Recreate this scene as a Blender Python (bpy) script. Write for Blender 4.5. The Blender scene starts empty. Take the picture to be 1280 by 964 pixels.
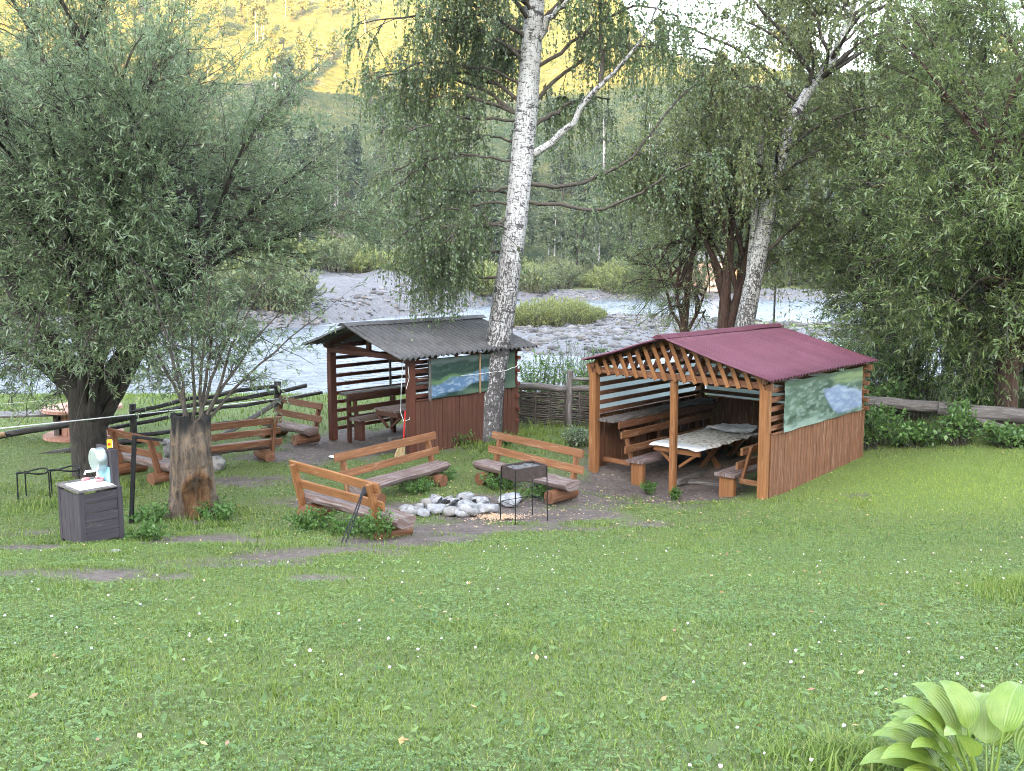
import bpy, math, random
import numpy as np
from mathutils import Vector, Matrix

random.seed(7)
RNG = np.random.default_rng(11)
R = math.radians
scn = bpy.context.scene
COL = scn.collection

# ------------------------------------------------------------------ camera
cd = bpy.data.cameras.new('camera')
cam = bpy.data.objects.new('camera', cd)
COL.objects.link(cam)
cam.location = (0, 0, 5)
cam.rotation_euler = (R(90 - 7.8), 0, 0)
cd.sensor_width = 36
cd.lens = 36 * 1180 / 1280
cd.clip_start = 0.05
cd.clip_end = 4000
scn.camera = cam

# ------------------------------------------------------------------ light
SUN_EL, SUN_AZ = 9.0, 188.0          # low evening sun behind the camera, behind a ridge
w = bpy.data.worlds.new('World')
scn.world = w
w.use_nodes = True
wn, wl = w.node_tree.nodes, w.node_tree.links
sky = wn.new('ShaderNodeTexSky')
sky.sky_type = 'NISHITA'
sky.sun_disc = False
sky.sun_elevation = R(SUN_EL)
sky.sun_rotation = R(SUN_AZ)
sky.air_density = 1.0
sky.dust_density = 2.0
sky.ozone_density = 1.0
hs = wn.new('ShaderNodeHueSaturation')
hs.inputs['Saturation'].default_value = 0.6
wl.new(sky.outputs[0], hs.inputs['Color'])
wl.new(hs.outputs[0], wn['Background'].inputs['Color'])
wn['Background'].inputs['Strength'].default_value = 0.14

sl = bpy.data.lights.new('sun', 'SUN')
sl.energy = 4.2
sl.angle = R(0.5)
sl.color = (1.0, 0.55, 0.1)
so = bpy.data.objects.new('sun', sl)
COL.objects.link(so)
_s = Vector((math.cos(R(SUN_EL)) * math.sin(R(SUN_AZ)), math.cos(R(SUN_EL)) * math.cos(R(SUN_AZ)), math.sin(R(SUN_EL))))
so.rotation_euler = _s.to_track_quat('Z', 'Y').to_euler()
so.location = (0, -40, 60)

scn.view_settings.view_transform = 'Standard'
scn.view_settings.look = 'None'
scn.view_settings.exposure = 4.62
scn.view_settings.gamma = 1.0
scn.cycles.max_bounces = 12
scn.cycles.diffuse_bounces = 8
scn.cycles.glossy_bounces = 2
scn.cycles.transmission_bounces = 8
scn.cycles.use_denoising = True
scn.cycles.pixel_filter_type = 'BLACKMAN_HARRIS'
scn.cycles.filter_width = 0.95
scn.cycles.denoising_prefilter = 'NONE'


# ------------------------------------------------------------------ numpy noise
def _hash(ix, iy, iz, seed):
    h = (ix * 374761393 + iy * 668265263 + iz * 2147483647 + seed * 1274126177) & 0xFFFFFFFF
    h = ((h ^ (h >> 13)) * 1274126177) & 0xFFFFFFFF
    return ((h ^ (h >> 16)) & 0xFFFF) / 65535.0


def noise(x, y, z=0.0, seed=1):
    x, y, z = np.broadcast_arrays(np.asarray(x, float), np.asarray(y, float), np.asarray(z, float))
    ix, iy, iz = np.floor(x).astype(np.int64), np.floor(y).astype(np.int64), np.floor(z).astype(np.int64)
    fx, fy, fz = x - ix, y - iy, z - iz
    fx, fy, fz = [f * f * (3 - 2 * f) for f in (fx, fy, fz)]
    r = 0
    for a in (0, 1):
        for b in (0, 1):
            for c in (0, 1):
                wgt = (fx if a else 1 - fx) * (fy if b else 1 - fy) * (fz if c else 1 - fz)
                r = r + wgt * _hash(ix + a, iy + b, iz + c, seed)
    return r * 2 - 1


def fbm(x, y, z=0.0, seed=1, octv=4):
    r, a, f = 0, 1.0, 1.0
    for k in range(octv):
        r = r + a * noise(np.asarray(x) * f, np.asarray(y) * f, np.asarray(z) * f, seed + k)
        a *= 0.5
        f *= 2.03
    return r


def unit(v):
    return v / np.maximum(np.linalg.norm(v, axis=-1, keepdims=True), 1e-9)


# ------------------------------------------------------------------ terrain function
HOLLOWS = [(3.05, 18.45, 1.9, 1.5, 0.26), (-3.0, 22.4, 1.3, 1.2, 0.14)]


def lawn_z(x, y):
    x, y = np.asarray(x, float), np.asarray(y, float)
    k = 0.6
    z = 0.58 + 0.2 * k * np.log1p(np.exp(np.clip((15 - y) / k, -40, 40)))
    z = z + 0.085 * 0.8 * np.log1p(np.exp(np.clip((x - 6.3) / 0.8, -40, 40)))
    for hx, hy, rx, ry, d in HOLLOWS:
        z = z - d * np.exp(-(((x - hx) / rx) ** 2 + ((y - hy) / ry) ** 2) ** 2)
    z = z + 0.03 * fbm(x * 0.6, y * 0.6, 0, 3, 3)
    t = np.clip((y - 27.5) / 15.0, 0, 1)
    t = t * t * (3 - 2 * t)
    return z * (1 - t) + (-1.0) * t


BANK_X = [-200, -60, -30, -15, -7, 0, 20, 60, 200]
BANK_Y = [40, 48, 58, 70, 88, 108, 113, 112, 105]


def bed_z(x, y):
    x, y = np.asarray(x, float), np.asarray(y, float)
    yb = np.interp(x, BANK_X, BANK_Y)
    n = fbm(x * 0.12, y * 0.12, 0, 21, 3)
    z = -0.75 + np.clip((y - yb + 1.5 * n) / 6.0, 0, 1) * 1.5 + np.clip((y - yb - 6) / 60, 0, 1) * 2.5
    def bar(cx, cy, rx, ry, h):
        return h * np.exp(-(((x - cx) / rx) ** 2 + ((y - cy) / ry) ** 2) ** 2)
    z = z + bar(3.5, 62, 6.5, 12, 0.9 ) + bar(11, 74, 7, 11, 0.85) + bar(20, 66, 7, 6, .95) + bar(-17, 95, 12, 14, 2.0) + bar(6, 52, 5, 4, .55)
    return z + 0.12 * n + bar(-17, 93, 14, 14, 1.0) * (.35 * fbm(x * .45, y * .45, 0, 25, 4) + .5 * fbm(x * .15, y * .15, 0, 29, 2))


def ground_z(x, y):
    y = np.asarray(y, float)
    t = np.clip((y - 42) / 4.0, 0, 1)
    return lawn_z(x, y) * (1 - t) + bed_z(x, y) * t


# ------------------------------------------------------------------ dirt mask on the lawn
DIRT = [(2.6, 18.2, 2.3, 1.5, 1.0), (1.3, 17.0, 1.2, 1.0, 1.0), (3.4, 20.2, 2.2, 2.2, 1.0), (-0.55, 16.3, 1.6, 1.15, 1.0), (0.6, 15.7, 1.3, .75, .95),
        (-0.4, 14.7, 1.7, .6, .9), (-1.7, 13.2, 1.3, .65, .8), (-2.6, 12.0, 1.2, .75, .78), (-3.3, 10.8, 1.3, .7, .7), (-4.2, 9.5, 1.3, .6, .62), (-4.6, 8.2, 1.0, .5, .5), (-2.0, 9.6, .7, .3, .5), (-4.65, 13.25, .8, .6, 1.1), (-5.6, 11.5, .7, .35, .6), (1.5, 14.9, 1.4, .4, .6),
        (-6.55, 12.6, .5, .33, 1.3), (-3.15, 11.6, .4, .35, 1.0), (-4.3, 21.3, 1.5, 1.3, 1.2), (-2.9, 22.6, 2.2, 1.7, 1.2), (-5.5, 20.7, 1.1, .7, 1.0),
        (-5.2, 18.3, 1.4, .6, .7), (-4.0, 16.9, .9, .5, .6), (-5.2, 15.2, .5, .3, .7), (5.7, 17.0, 1.2, .2, .4), (-7.6, 14.3, 1.0, .5, .5)]


def dirt_mask(x, y):
    x, y = np.asarray(x, float), np.asarray(y, float)
    d = np.zeros(np.broadcast(x, y).shape)
    for cx, cy, rx, ry, s in DIRT:
        d = np.maximum(d, s * np.exp(-(((x - cx) / rx) ** 2 + ((y - cy) / ry) ** 2) ** 1.5 * .8))
    d = d + 0.34 * fbm(x * 1.4, y * 1.4, 0, 5, 5) * (d > 0.05)
    return np.clip(d, 0, 1.2)


# ------------------------------------------------------------------ mesh helpers
def fast_mesh(name, V, F):
    V = np.ascontiguousarray(V, np.float32)
    F = np.ascontiguousarray(F, np.int32)
    me = bpy.data.meshes.new(name)
    n, m, k = len(V), len(F), F.shape[1]
    me.vertices.add(n)
    me.vertices.foreach_set('co', V.ravel())
    me.loops.add(m * k)
    me.loops.foreach_set('vertex_index', F.ravel())
    me.polygons.add(m)
    me.polygons.foreach_set('loop_start', np.arange(0, m * k, k, dtype=np.int32))
    me.update(calc_edges=True)
    return me


def set_smooth(me, v=True):
    me.polygons.foreach_set('use_smooth', np.full(len(me.polygons), v))


def set_attr(me, name, vals):
    a = me.attributes.new(name, 'FLOAT', 'POINT')
    a.data.foreach_set('value', np.ascontiguousarray(vals, np.float32))


def set_col(me, name, rgb):
    a = me.color_attributes.new(name, 'FLOAT_COLOR', 'POINT')
    c = np.ones((len(rgb), 4), np.float32)
    c[:, :3] = rgb
    a.data.foreach_set('color', c.ravel())


def link(name, me, mat=None, parent=None, loc=None, rotz=None):
    o = bpy.data.objects.new(name, me)
    COL.objects.link(o)
    if mat is not None and me is not None and len(me.materials) == 0:
        me.materials.append(mat)
    if parent is not None:
        o.parent = parent
    if loc is not None:
        o.location = loc
    if rotz is not None:
        o.rotation_euler = (0, 0, rotz)
    return o


def tag(o, label=None, cat=None, group=None, kind=None):
    if label: o['label'] = label
    if cat: o['category'] = cat
    if group: o['group'] = group
    if kind: o['kind'] = kind
    return o


def thing(name, label, cat, loc=(0, 0, 0), rotz=0.0, group=None):
    o = bpy.data.objects.new(name, None)
    COL.objects.link(o)
    o.location = loc
    o.rotation_euler = (0, 0, rotz)
    o.empty_display_size = 0.2
    return tag(o, label, cat, group)


def copy_tree(o, parent=None):
    c = o.copy()
    COL.objects.link(c)
    if parent is not None:
        c.parent = parent
    for ch in list(o.children):
        copy_tree(ch, c)
    return c


class MB:
    """collects beams, tubes and free faces into one mesh with a UV map (u along the grain, metres)"""
    def __init__(s):
        s.v, s.f, s.uv, s.sm = [], [], [], []

    def add(s, verts, faces, uvs, smooth=False):
        o = len(s.v)
        s.v += [tuple(map(float, p)) for p in verts]
        s.f += [tuple(i + o for i in f) for f in faces]
        s.uv += uvs
        s.sm += [smooth] * len(faces)
        return s

    def beam(s, p0, p1, wd, ht, ch=0.008, up=(0, 0, 1), segs=1, wob=0.0, taper=1.0):
        p0, p1 = Vector(p0), Vector(p1)
        d = p1 - p0
        L = d.length
        d.normalize()
        up = Vector(up)
        side = d.cross(up)
        if side.length < 1e-4:
            side = d.cross(Vector((0, 1, 0)))
        side.normalize()
        upv = side.cross(d).normalized()
        a, b = wd / 2, ht / 2
        c = min(ch, a * .6, b * .6)
        sec = [(-a + c, -b), (a - c, -b), (a, -b + c), (a, b - c), (a - c, b), (-a + c, b), (-a, b - c), (-a, -b + c)]
        per = [0]
        for i in range(8):
            q, r = sec[i], sec[(i + 1) % 8]
            per.append(per[-1] + math.hypot(q[0] - r[0], q[1] - r[1]))
        ou, ov = random.random() * 20, random.random() * 20
        V, F, U = [], [], []
        for k in range(segs + 1):
            t = k / segs
            sc = 1 + (taper - 1) * t
            wx = (random.random() - .5) * wob
            wz = (random.random() - .5) * wob
            for (x, y) in sec:
                V.append(p0 + d * (L * t) + side * (x * sc + wx) + upv * (y * sc + wz))
        for k in range(segs):
            for i in range(8):
                j = (i + 1) % 8
                F.append((k * 8 + j, k * 8 + i, k * 8 + 8 + i, k * 8 + 8 + j))
                u0, u1 = ou + L * k / segs, ou + L * (k + 1) / segs
                U += [(u0, ov + per[i + 1]), (u0, ov + per[i]), (u1, ov + per[i]), (u1, ov + per[i + 1])]
        F.append(tuple(range(8)))
        U += [(ou + sec[i][1] * .2, ov + sec[i][0]) for i in range(8)]
        F.append(tuple(segs * 8 + i for i in range(7, -1, -1)))
        U += [(ou + sec[i][1] * .2, ov + sec[i][0]) for i in range(7, -1, -1)]
        return s.add(V, F, U)

    def tube(s, pts, rad, n=10, rough=0.0, caps=True, seed=0, smooth=True, capin=0.0):
        pts = [Vector(p) for p in pts]
        K = len(pts)
        if not hasattr(rad, '__len__'):
            rad = [rad] * K
        V, F, U = [], [], []
        prev = None
        ou, ov = random.random() * 20, random.random() * 20
        ln = 0
        lens = []
        for k in range(K):
            t = (pts[min(k + 1, K - 1)] - pts[max(k - 1, 0)]).normalized()
            if prev is None:
                q = Vector((0, 0, 1)) if abs(t.z) < .9 else Vector((1, 0, 0))
                a = t.cross(q).normalized()
            else:
                a = (prev - t * prev.dot(t)).normalized()
            prev = a
            b = t.cross(a)
            if k: ln += (pts[k] - pts[k - 1]).length
            lens.append(ln)
            for i in range(n):
                th = 2 * math.pi * i / n
                r = rad[k]
                if rough:
                    r *= 1 + rough * float(fbm(math.cos(th) * 1.6 + seed * 7.1, math.sin(th) * 1.6, ln * 1.3 / max(rad[0] * 4, .1), 9, 3))
                V.append(pts[k] + a * (math.cos(th) * r) + b * (math.sin(th) * r))
        r0 = max(rad)
        for k in range(K - 1):
            for i in range(n):
                j = (i + 1) % n
                F.append((k * n + i, k * n + j, k * n + n + j, k * n + n + i))
                c0, c1 = ov + 2 * math.pi * r0 * i / n, ov + 2 * math.pi * r0 * (i + 1) / n
                U += [(ou + lens[k], c0), (ou + lens[k], c1), (ou + lens[k + 1], c1), (ou + lens[k + 1], c0)]
        s.add(V, F, U, smooth)
        if caps:
            for k, rev in ((0, True), (K - 1, False)):
                idx = list(range(n))
                if rev: idx.reverse()
                s.add([V[k * n + i] for i in idx], [tuple(range(n))], [(ou + math.cos(i) * rad[k] * .2, ov + math.sin(i) * rad[k]) for i in idx])
        return s

    def build(s, name, mat, parent=None, loc=None, rotz=None):
        me = bpy.data.meshes.new(name)
        me.from_pydata(s.v, [], s.f)
        ul = me.uv_layers.new(name='UVMap')
        ul.data.foreach_set('uv', np.array(s.uv, np.float32).ravel())
        me.polygons.foreach_set('use_smooth', np.array(s.sm, bool))
        me.update()
        return link(name, me, mat, parent, loc, rotz)


def beam(name, mat, parent, p0, p1, wd, ht, **k):
    return MB().beam(p0, p1, wd, ht, **k).build(name, mat, parent)


def tube(name, mat, parent, pts, rad, **k):
    return MB().tube(pts, rad, **k).build(name, mat, parent)


def lathe(name, mat, parent, prof, axis_o, axis_d, n=24, smooth=True, loc=None):
    """profile of (distance along the axis, radius)"""
    d = Vector(axis_d).normalized()
    q = Vector((0, 0, 1)) if abs(d.z) < .9 else Vector((1, 0, 0))
    a = d.cross(q).normalized()
    b = d.cross(a)
    V, F, U = [], [], []
    for (t, r) in prof:
        for i in range(n):
            th = 2 * math.pi * i / n
            V.append(Vector(axis_o) + d * t + a * (r * math.cos(th)) + b * (r * math.sin(th)))
    for k in range(len(prof) - 1):
        for i in range(n):
            j = (i + 1) % n
            F.append((k * n + i, k * n + j, k * n + n + j, k * n + n + i))
            U += [(k * .1, i * .1), (k * .1, i * .1 + .1), (k * .1 + .1, i * .1 + .1), (k * .1 + .1, i * .1)]
    m = MB()
    m.add(V, F, U, smooth)
    return m.build(name, mat, parent, loc)


def grid_mesh(name, X, Y, Z):
    ny, nx = X.shape
    V = np.stack([X, Y, Z], -1).reshape(-1, 3)
    i = np.arange(ny * nx).reshape(ny, nx)
    F = np.stack([i[:-1, :-1], i[:-1, 1:], i[1:, 1:], i[1:, :-1]], -1).reshape(-1, 4)
    return fast_mesh(name, V, F)


# ------------------------------------------------------------------ material helpers
class N:
    def __init__(s, name):
        s.m = bpy.data.materials.new(name)
        s.m.use_nodes = True
        s.t = s.m.node_tree
        s.n, s.l = s.t.nodes, s.t.links
        s.b = s.n['Principled BSDF']
        s.out = s.n['Material Output']

    def new(s, typ, **kw):
        nd = s.n.new(typ)
        for k, v in kw.items():
            if k.startswith('i_'):
                nd.inputs[k[2:]].default_value = v
            else:
                setattr(nd, k, v)
        return nd

    def link(s, a, b):
        s.l.new(a, b)

    def noise(s, vec, scale, detail=4, rough=.55, dist=0.0):
        nd = s.new('ShaderNodeTexNoise')
        nd.inputs['Scale'].default_value = scale
        nd.inputs['Detail'].default_value = detail
        nd.inputs['Roughness'].default_value = rough
        nd.inputs['Distortion'].default_value = dist
        if vec is not None: s.link(vec, nd.inputs['Vector'])
        return nd.outputs['Fac']

    def mapping(s, vec, scale, loc=(0, 0, 0)):
        nd = s.new('ShaderNodeMapping')
        nd.inputs['Scale'].default_value = scale
        nd.inputs['Location'].default_value = loc
        s.link(vec, nd.inputs['Vector'])
        return nd.outputs[0]

    def ramp(s, fac, stops):
        nd = s.new('ShaderNodeValToRGB')
        el = nd.color_ramp.elements
        while len(el) < len(stops): el.new(.5)
        for e, (p, c) in zip(el, stops):
            e.position = p
            e.color = (c, c, c, 1) if not hasattr(c, '__len__') else (*c, 1)
        s.link(fac, nd.inputs['Fac'])
        return nd.outputs['Color']

    def mix(s, fac, a, b, blend='MIX'):
        nd = s.new('ShaderNodeMix', data_type='RGBA', blend_type=blend)
        for v, i in ((fac, 0), (a, 6), (b, 7)):
            if hasattr(v, 'is_output'):
                s.link(v, nd.inputs[i])
            elif i == 0:
                nd.inputs[0].default_value = v
            else:
                nd.inputs[i].default_value = (*v, 1)
        return nd.outputs[2]

    def math(s, op, a, b=0.0, c=0.0):
        nd = s.new('ShaderNodeMath', operation=op)
        for v, i in ((a, 0), (b, 1), (c, 2)):
            if hasattr(v, 'is_output'): s.link(v, nd.inputs[i])
            else: nd.inputs[i].default_value = v
        return nd.outputs[0]

    def bump(s, h, strength=.3, dist=.02):
        nd = s.new('ShaderNodeBump')
        nd.inputs['Strength'].default_value = strength
        nd.inputs['Distance'].default_value = dist
        s.link(h, nd.inputs['Height'])
        s.link(nd.outputs[0], s.b.inputs['Normal'])

    def uv(s): return s.new('ShaderNodeUVMap').outputs[0]
    def obj(s): return s.new('ShaderNodeTexCoord').outputs['Object']
    def pos(s): return s.new('ShaderNodeNewGeometry').outputs['Position']
    def rnd(s): return s.new('ShaderNodeObjectInfo').outputs['Random']
    def island(s): return s.new('ShaderNodeNewGeometry').outputs['Random Per Island']

    def attr(s, name, out='Fac'):
        nd = s.new('ShaderNodeAttribute')
        nd.attribute_name = name
        return nd.outputs[out]

    def done(s, col=None, rough=None, spec=None, metal=None):
        if col is not None:
            if hasattr(col, 'is_output'): s.link(col, s.b.inputs['Base Color'])
            else: s.b.inputs['Base Color'].default_value = (*col, 1)
        if rough is not None:
            if hasattr(rough, 'is_output'): s.link(rough, s.b.inputs['Roughness'])
            else: s.b.inputs['Roughness'].default_value = rough
        if spec is not None: s.b.inputs['Specular IOR Level'].default_value = spec
        if metal is not None: s.b.inputs['Metallic'].default_value = metal
        return s.m


def wood(name, dark, light, worn=None, wear=0.0, rough=.75, gscale=1.0):
    n = N(name)
    uv = n.uv()
    g = n.noise(n.mapping(uv, (1.3 * gscale, 30 * gscale, 1)), 1.0, 6, .62, .35)
    g2 = n.noise(n.mapping(uv, (.8, 6, 1)), 1.0, 3, .6, .8)
    c = n.ramp(g, [(.28, dark), (.68, light)])
    c = n.mix(n.ramp(g2, [(.35, 0), (.75, .55)]), c, tuple(v * .55 for v in dark))
    rv = n.rnd()
    c = n.mix(n.math('MULTIPLY', rv, .5), c, tuple(v * .62 for v in light))
    kn = n.new('ShaderNodeTexVoronoi')
    kn.inputs['Scale'].default_value = 1.0
    n.link(n.mapping(uv, (2.2, 9, 1)), kn.inputs['Vector'])
    c = n.mix(n.ramp(kn.outputs['Distance'], [(.02, .6), (.09, 0)]), c, tuple(v * .3 for v in dark))
    if worn:
        wn_ = n.noise(n.mapping(uv, (2.0, 16, 1)), 1.0, 5, .7, .4)
        c = n.mix(n.ramp(wn_, [(.62 - wear * .5, 0), (.78 - wear * .4, .9)]), c, worn)
    ck = n.noise(n.mapping(uv, (1.1, 60, 1), (3, 7, 0)), 1.0, 3, .6, .2)
    c = n.mix(n.ramp(ck, [(.66, 0), (.71, .8)]), c, tuple(v * .25 for v in dark))
    st = n.noise(n.obj(), 2.2, 5, .65)
    c = n.mix(n.ramp(st, [(.45, 0), (.75, .45)]), c, tuple(v * .5 for v in light))
    n.bump(g, .5, .005)
    return n.done(c, n.ramp(g, [(.2, rough + .12), (.8, rough - .1)]), .3)


def plain(name, col, rough=.5, metal=0.0, var=.25, scale=30, spec=.4):
    n = N(name)
    f = n.noise(n.obj(), scale, 4)
    c = n.mix(n.ramp(f, [(.3, 0), (.7, var)]), col, tuple(v * .35 for v in col))
    return n.done(c, n.ramp(f, [(.3, max(rough - .1, .05)), (.7, min(rough + .15, 1))]), spec, metal)


def leaf_mat(name, cols, trans=.3, spec=.35, rough=.45):
    n = N(name)
    r = n.island()
    st = [(i / max(len(cols) - 1, 1), c) for i, c in enumerate(cols)]
    c = n.ramp(r, st)
    big = n.noise(n.pos(), .55, 3)
    c = n.mix(n.ramp(big, [(.4, 0), (.75, .35)]), c, tuple(v * .8 for v in cols[0]))
    mid = n.noise(n.pos(), 2.3, 4, .65)
    c = n.mix(n.ramp(mid, [(.45, 0), (.75, .5)]), c, (cols[-1][0] * 1.1, cols[-1][1], cols[-1][2] * .8))
    n.done(c, rough, spec)
    tr = n.new('ShaderNodeBsdfTranslucent')
    tc = n.mix(.5, c, tuple(min(v * 1.5, 1) for v in cols[-1]))
    n.link(tc, tr.inputs['Color'])
    ms = n.new('ShaderNodeMixShader')
    ms.inputs[0].default_value = trans
    n.link(n.b.outputs[0], ms.inputs[1])
    n.link(tr.outputs[0], ms.inputs[2])
    n.link(ms.outputs[0], n.out.inputs['Surface'])
    return n.m


M = {}
M['stain'] = wood('orange_stained_wood', (.1, .039, .016), (.265, .112, .046), (.29, .185, .115), .16)
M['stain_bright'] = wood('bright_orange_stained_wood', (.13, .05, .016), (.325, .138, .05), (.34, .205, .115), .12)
M['board'] = wood('red_brown_boards', (.085, .032, .015), (.215, .088, .042), (.27, .155, .1), .2)
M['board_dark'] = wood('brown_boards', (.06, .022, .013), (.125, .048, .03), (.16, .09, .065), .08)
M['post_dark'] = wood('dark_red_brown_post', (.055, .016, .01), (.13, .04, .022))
M['seat'] = wood('weathered_seat', (.085, .045, .034), (.18, .115, .098), (.24, .2, .2), .35)
M['grey_wood'] = wood('grey_weathered_wood', (.05, .042, .038), (.15, .128, .12), (.22, .2, .19), .3)
M['black_wood'] = wood('nearly_black_log', (.014, .012, .012), (.06, .05, .048), (.12, .11, .105), .25)
M['wash_wood'] = wood('dark_purplish_boards', (.026, .021, .027), (.062, .05, .06), (.1, .085, .095), .12)
M['pine'] = wood('bare_pine_strip', (.24, .14, .07), (.42, .27, .15))
M['black_iron'] = plain('black_iron', (.018, .018, .02), .5, .5, .5)
M['rust_iron'] = plain('sooty_rusty_steel', (.085, .06, .058), .5, .55, .6, 14)
M['zinc'] = plain('zinc_metal', (.5, .56, .58), .35, .75, .2, 20)
M['enamel'] = plain('white_enamel', (.78, .82, .82), .25, 0, .06, 10)
M['blue_paint'] = plain('pale_blue_paint', (.28, .52, .6), .45, 0, .1)
M['white_plastic'] = plain('white_plastic', (.75, .74, .72), .4, 0, .1)
M['pink'] = plain('pink_soap', (.6, .25, .26), .5, 0, .1)
M['yellow'] = plain('yellow_carton', (.8, .42, .02), .5, 0, .05)
M['rope'] = plain('white_rope', (.72, .7, .7), .8, 0, .2)
M['red_paint'] = plain('red_paint', (.5, .02, .015), .5, 0, .2)
M['straw'] = plain('pale_broom_straw', (.42, .3, .16), .9, 0, .35, 60)
M['spool_wood'] = wood('pale_red_spool_wood', (.3, .13, .09), (.5, .26, .19), (.5, .36, .3), .2)
M['char'] = plain('charcoal', (.015, .014, .014), .9, 0, .5)

# ------------------------------------------------------------------ ground, river, hills
def mat_ground():
    n = N('lawn_soil')
    p = n.pos()
    d = n.attr('dirt')
    f1, f2 = n.noise(p, 1.3, 5), n.noise(p, 26, 5, .65)
    turf = n.mix(n.ramp(f2, [(.3, 0), (.7, 1)]), (.06, .085, .025), (.12, .15, .055))
    turf = n.mix(n.ramp(f1, [(.4, 0), (.72, .6)]), turf, (.1, .1, .045))
    turf = n.mix(n.attr('lush'), turf, (.12, .165, .035))
    soil = n.mix(n.ramp(n.noise(p, 9, 6, .7), [(.3, 0), (.75, 1)]), (.06, .047, .042), (.165, .132, .118))
    soil = n.mix(n.ramp(n.noise(p, 45, 3), [(.6, 0), (.68, .7)]), soil, (.26, .21, .16))
    soil = n.mix(n.ramp(n.noise(p, 1.7, 3), [(.5, 0), (.7, .5)]), soil, (.045, .034, .036))
    m = n.ramp(n.math('ADD', d, n.math('MULTIPLY', n.math('SUBTRACT', f2, .5), .7)), [(.32, 0), (.74, 1)])
    c = n.mix(m, turf, soil)
    n.bump(n.noise(p, 38, 6, .7), .6, .03)
    return n.done(c, .95, .15)


def lin(a, b, s): return np.arange(a, b + s * .5, s)


gx = np.concatenate([lin(-34, -14, .8), lin(-13.8, 13, .17), lin(13.4, 34, .8)])
gy = np.concatenate([lin(-12, 2, .5), lin(2.2, 26, .17), lin(26.4, 48, .5)])
X, Y = np.meshgrid(gx, gy)
Z = ground_z(X, Y)
dm = dirt_mask(X, Y)
Z = Z - .03 * np.clip(dm, 0, 1) + .012 * fbm(X * 3, Y * 3, 0, 8, 3) * np.clip(dm, 0, 1)
me = grid_mesh('ground', X, Y, Z)
set_attr(me, 'lush', np.exp(-(((X.ravel() - 9.5) / 4.5) ** 2 + ((Y.ravel() - 17.5) / 2.8) ** 2) ** 1.5) * .8)
set_attr(me, 'dirt', np.where(Y.ravel() > 31, 0.25, dm.ravel()))
set_smooth(me)
tag(link('ground', me, mat_ground()), kind='structure')


def mat_bed():
    n = N('river_gravel')
    p = n.pos()
    v = n.attr('veg')
    vo = n.new('ShaderNodeTexVoronoi')
    vo.inputs['Scale'].default_value = 3.0
    n.link(p, vo.inputs['Vector'])
    g = n.mix(n.ramp(n.noise(p, 2.5, 6, .7), [(.3, 0), (.7, 1)]), (.075, .073, .078), (.15, .147, .156))
    vc = n.new('ShaderNodeSeparateColor')
    n.link(vo.outputs['Color'], vc.inputs[0])
    g = n.mix(n.math('MULTIPLY', vc.outputs[0], .55), g, (.11, .105, .115))
    gr = n.mix(n.ramp(n.noise(p, .8, 6, .7), [(.3, 0), (.7, 1)]), (.07, .1, .03), (.17, .18, .07))
    m = n.ramp(n.math('ADD', v, n.math('SUBTRACT', n.noise(p, .45, 5, .7), .5)), [(.42, 0), (.6, 1)])
    n.bump(vo.outputs['Distance'], .5, .1)
    return n.done(n.mix(m, g, gr), .95, .2)


gx = np.concatenate([lin(-330, -60, 12), lin(-57, 57, .9), lin(60, 330, 12)])
gy = np.concatenate([lin(36, 130, .9), lin(132, 190, 4)])
X, Y = np.meshgrid(gx, gy)
Z = np.where(Y < 47, -1.6, bed_z(X, Y))
yb = np.interp(X, BANK_X, BANK_Y)
veg = np.clip((Y - yb - 7) / 5, 0, 1) * (1 - np.exp(-(((X + 19) / 16) ** 2 + ((Y - 90) / 14) ** 2) ** 4))
veg = np.maximum(veg, .75 * np.exp(-(((X - 3.2) / 4.2) ** 2 + ((Y - 72) / 6) ** 2) ** 2))
veg = np.maximum(veg, .8 * np.exp(-(((X - 21) / 7) ** 2 + ((Y - 67) / 4.5) ** 2) ** 2))
me = grid_mesh('riverbed', X, Y, Z)
set_attr(me, 'veg', veg.ravel())
set_smooth(me)
tag(link('riverbed', me, mat_bed()), kind='structure')


def mat_water():
    n = N('milky_river_water')
    p = n.pos()
    a = n.noise(n.mapping(p, (.9, 1.6, 1)), 1.5, 6, .68, .6)
    b = n.noise(n.mapping(p, (.35, .8, 1)), 1.0, 4, .6)
    c = n.mix(n.ramp(b, [(.35, 0), (.7, 1)]), (.062, .077, .096), (.11, .125, .15))
    c = n.mix(n.ramp(a, [(.56, 0), (.72, .8)]), c, (.22, .23, .26))
    n.bump(a, .8, .22)
    return n.done(c, n.ramp(a, [(.3, .16), (.7, .42)]), .6)


gx, gy = lin(-330, 330, 6), lin(28, 150, 2)
X, Y = np.meshgrid(gx, gy)
me = grid_mesh('river', X, Y, X * 0 - .2)
tag(link('river', me, mat_water()), kind='structure')


# far valley side: one hillside that climbs to a crest, lower towards the right
def crest_te(az):
    return np.interp(az, [-60, -20, 4.5, 7.0, 9.5, 14, 20, 24, 60], [.34, .33, .32, .25, .225, .21, .2, .2, .25])


def hill_z(x, y):
    r = np.hypot(x, y)
    az = np.degrees(np.arctan2(x, y))
    te = crest_te(az + 1.2 * fbm(az * .35, 0, 0, 55, 3))
    a = .5 * (r - 142)
    b = 5 + te * (142 * .5 + 5) / np.maximum(.5 - te, .05)
    rc = (142 * .5 + 5) / np.maximum(.5 - te, .05)
    b = 5 + te * rc - .15 * (r - rc)
    k = 6.0
    z = -k * np.logaddexp(-a / k, -b / k)
    amp = np.clip((r - 145) / 60, 0, 1)
    z = z + amp * (6.5 * fbm(x * .016, y * .016, 0, 31, 4) + 1.3 * fbm(x * .09, y * .09, 0, 36, 3))
    return z


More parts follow.
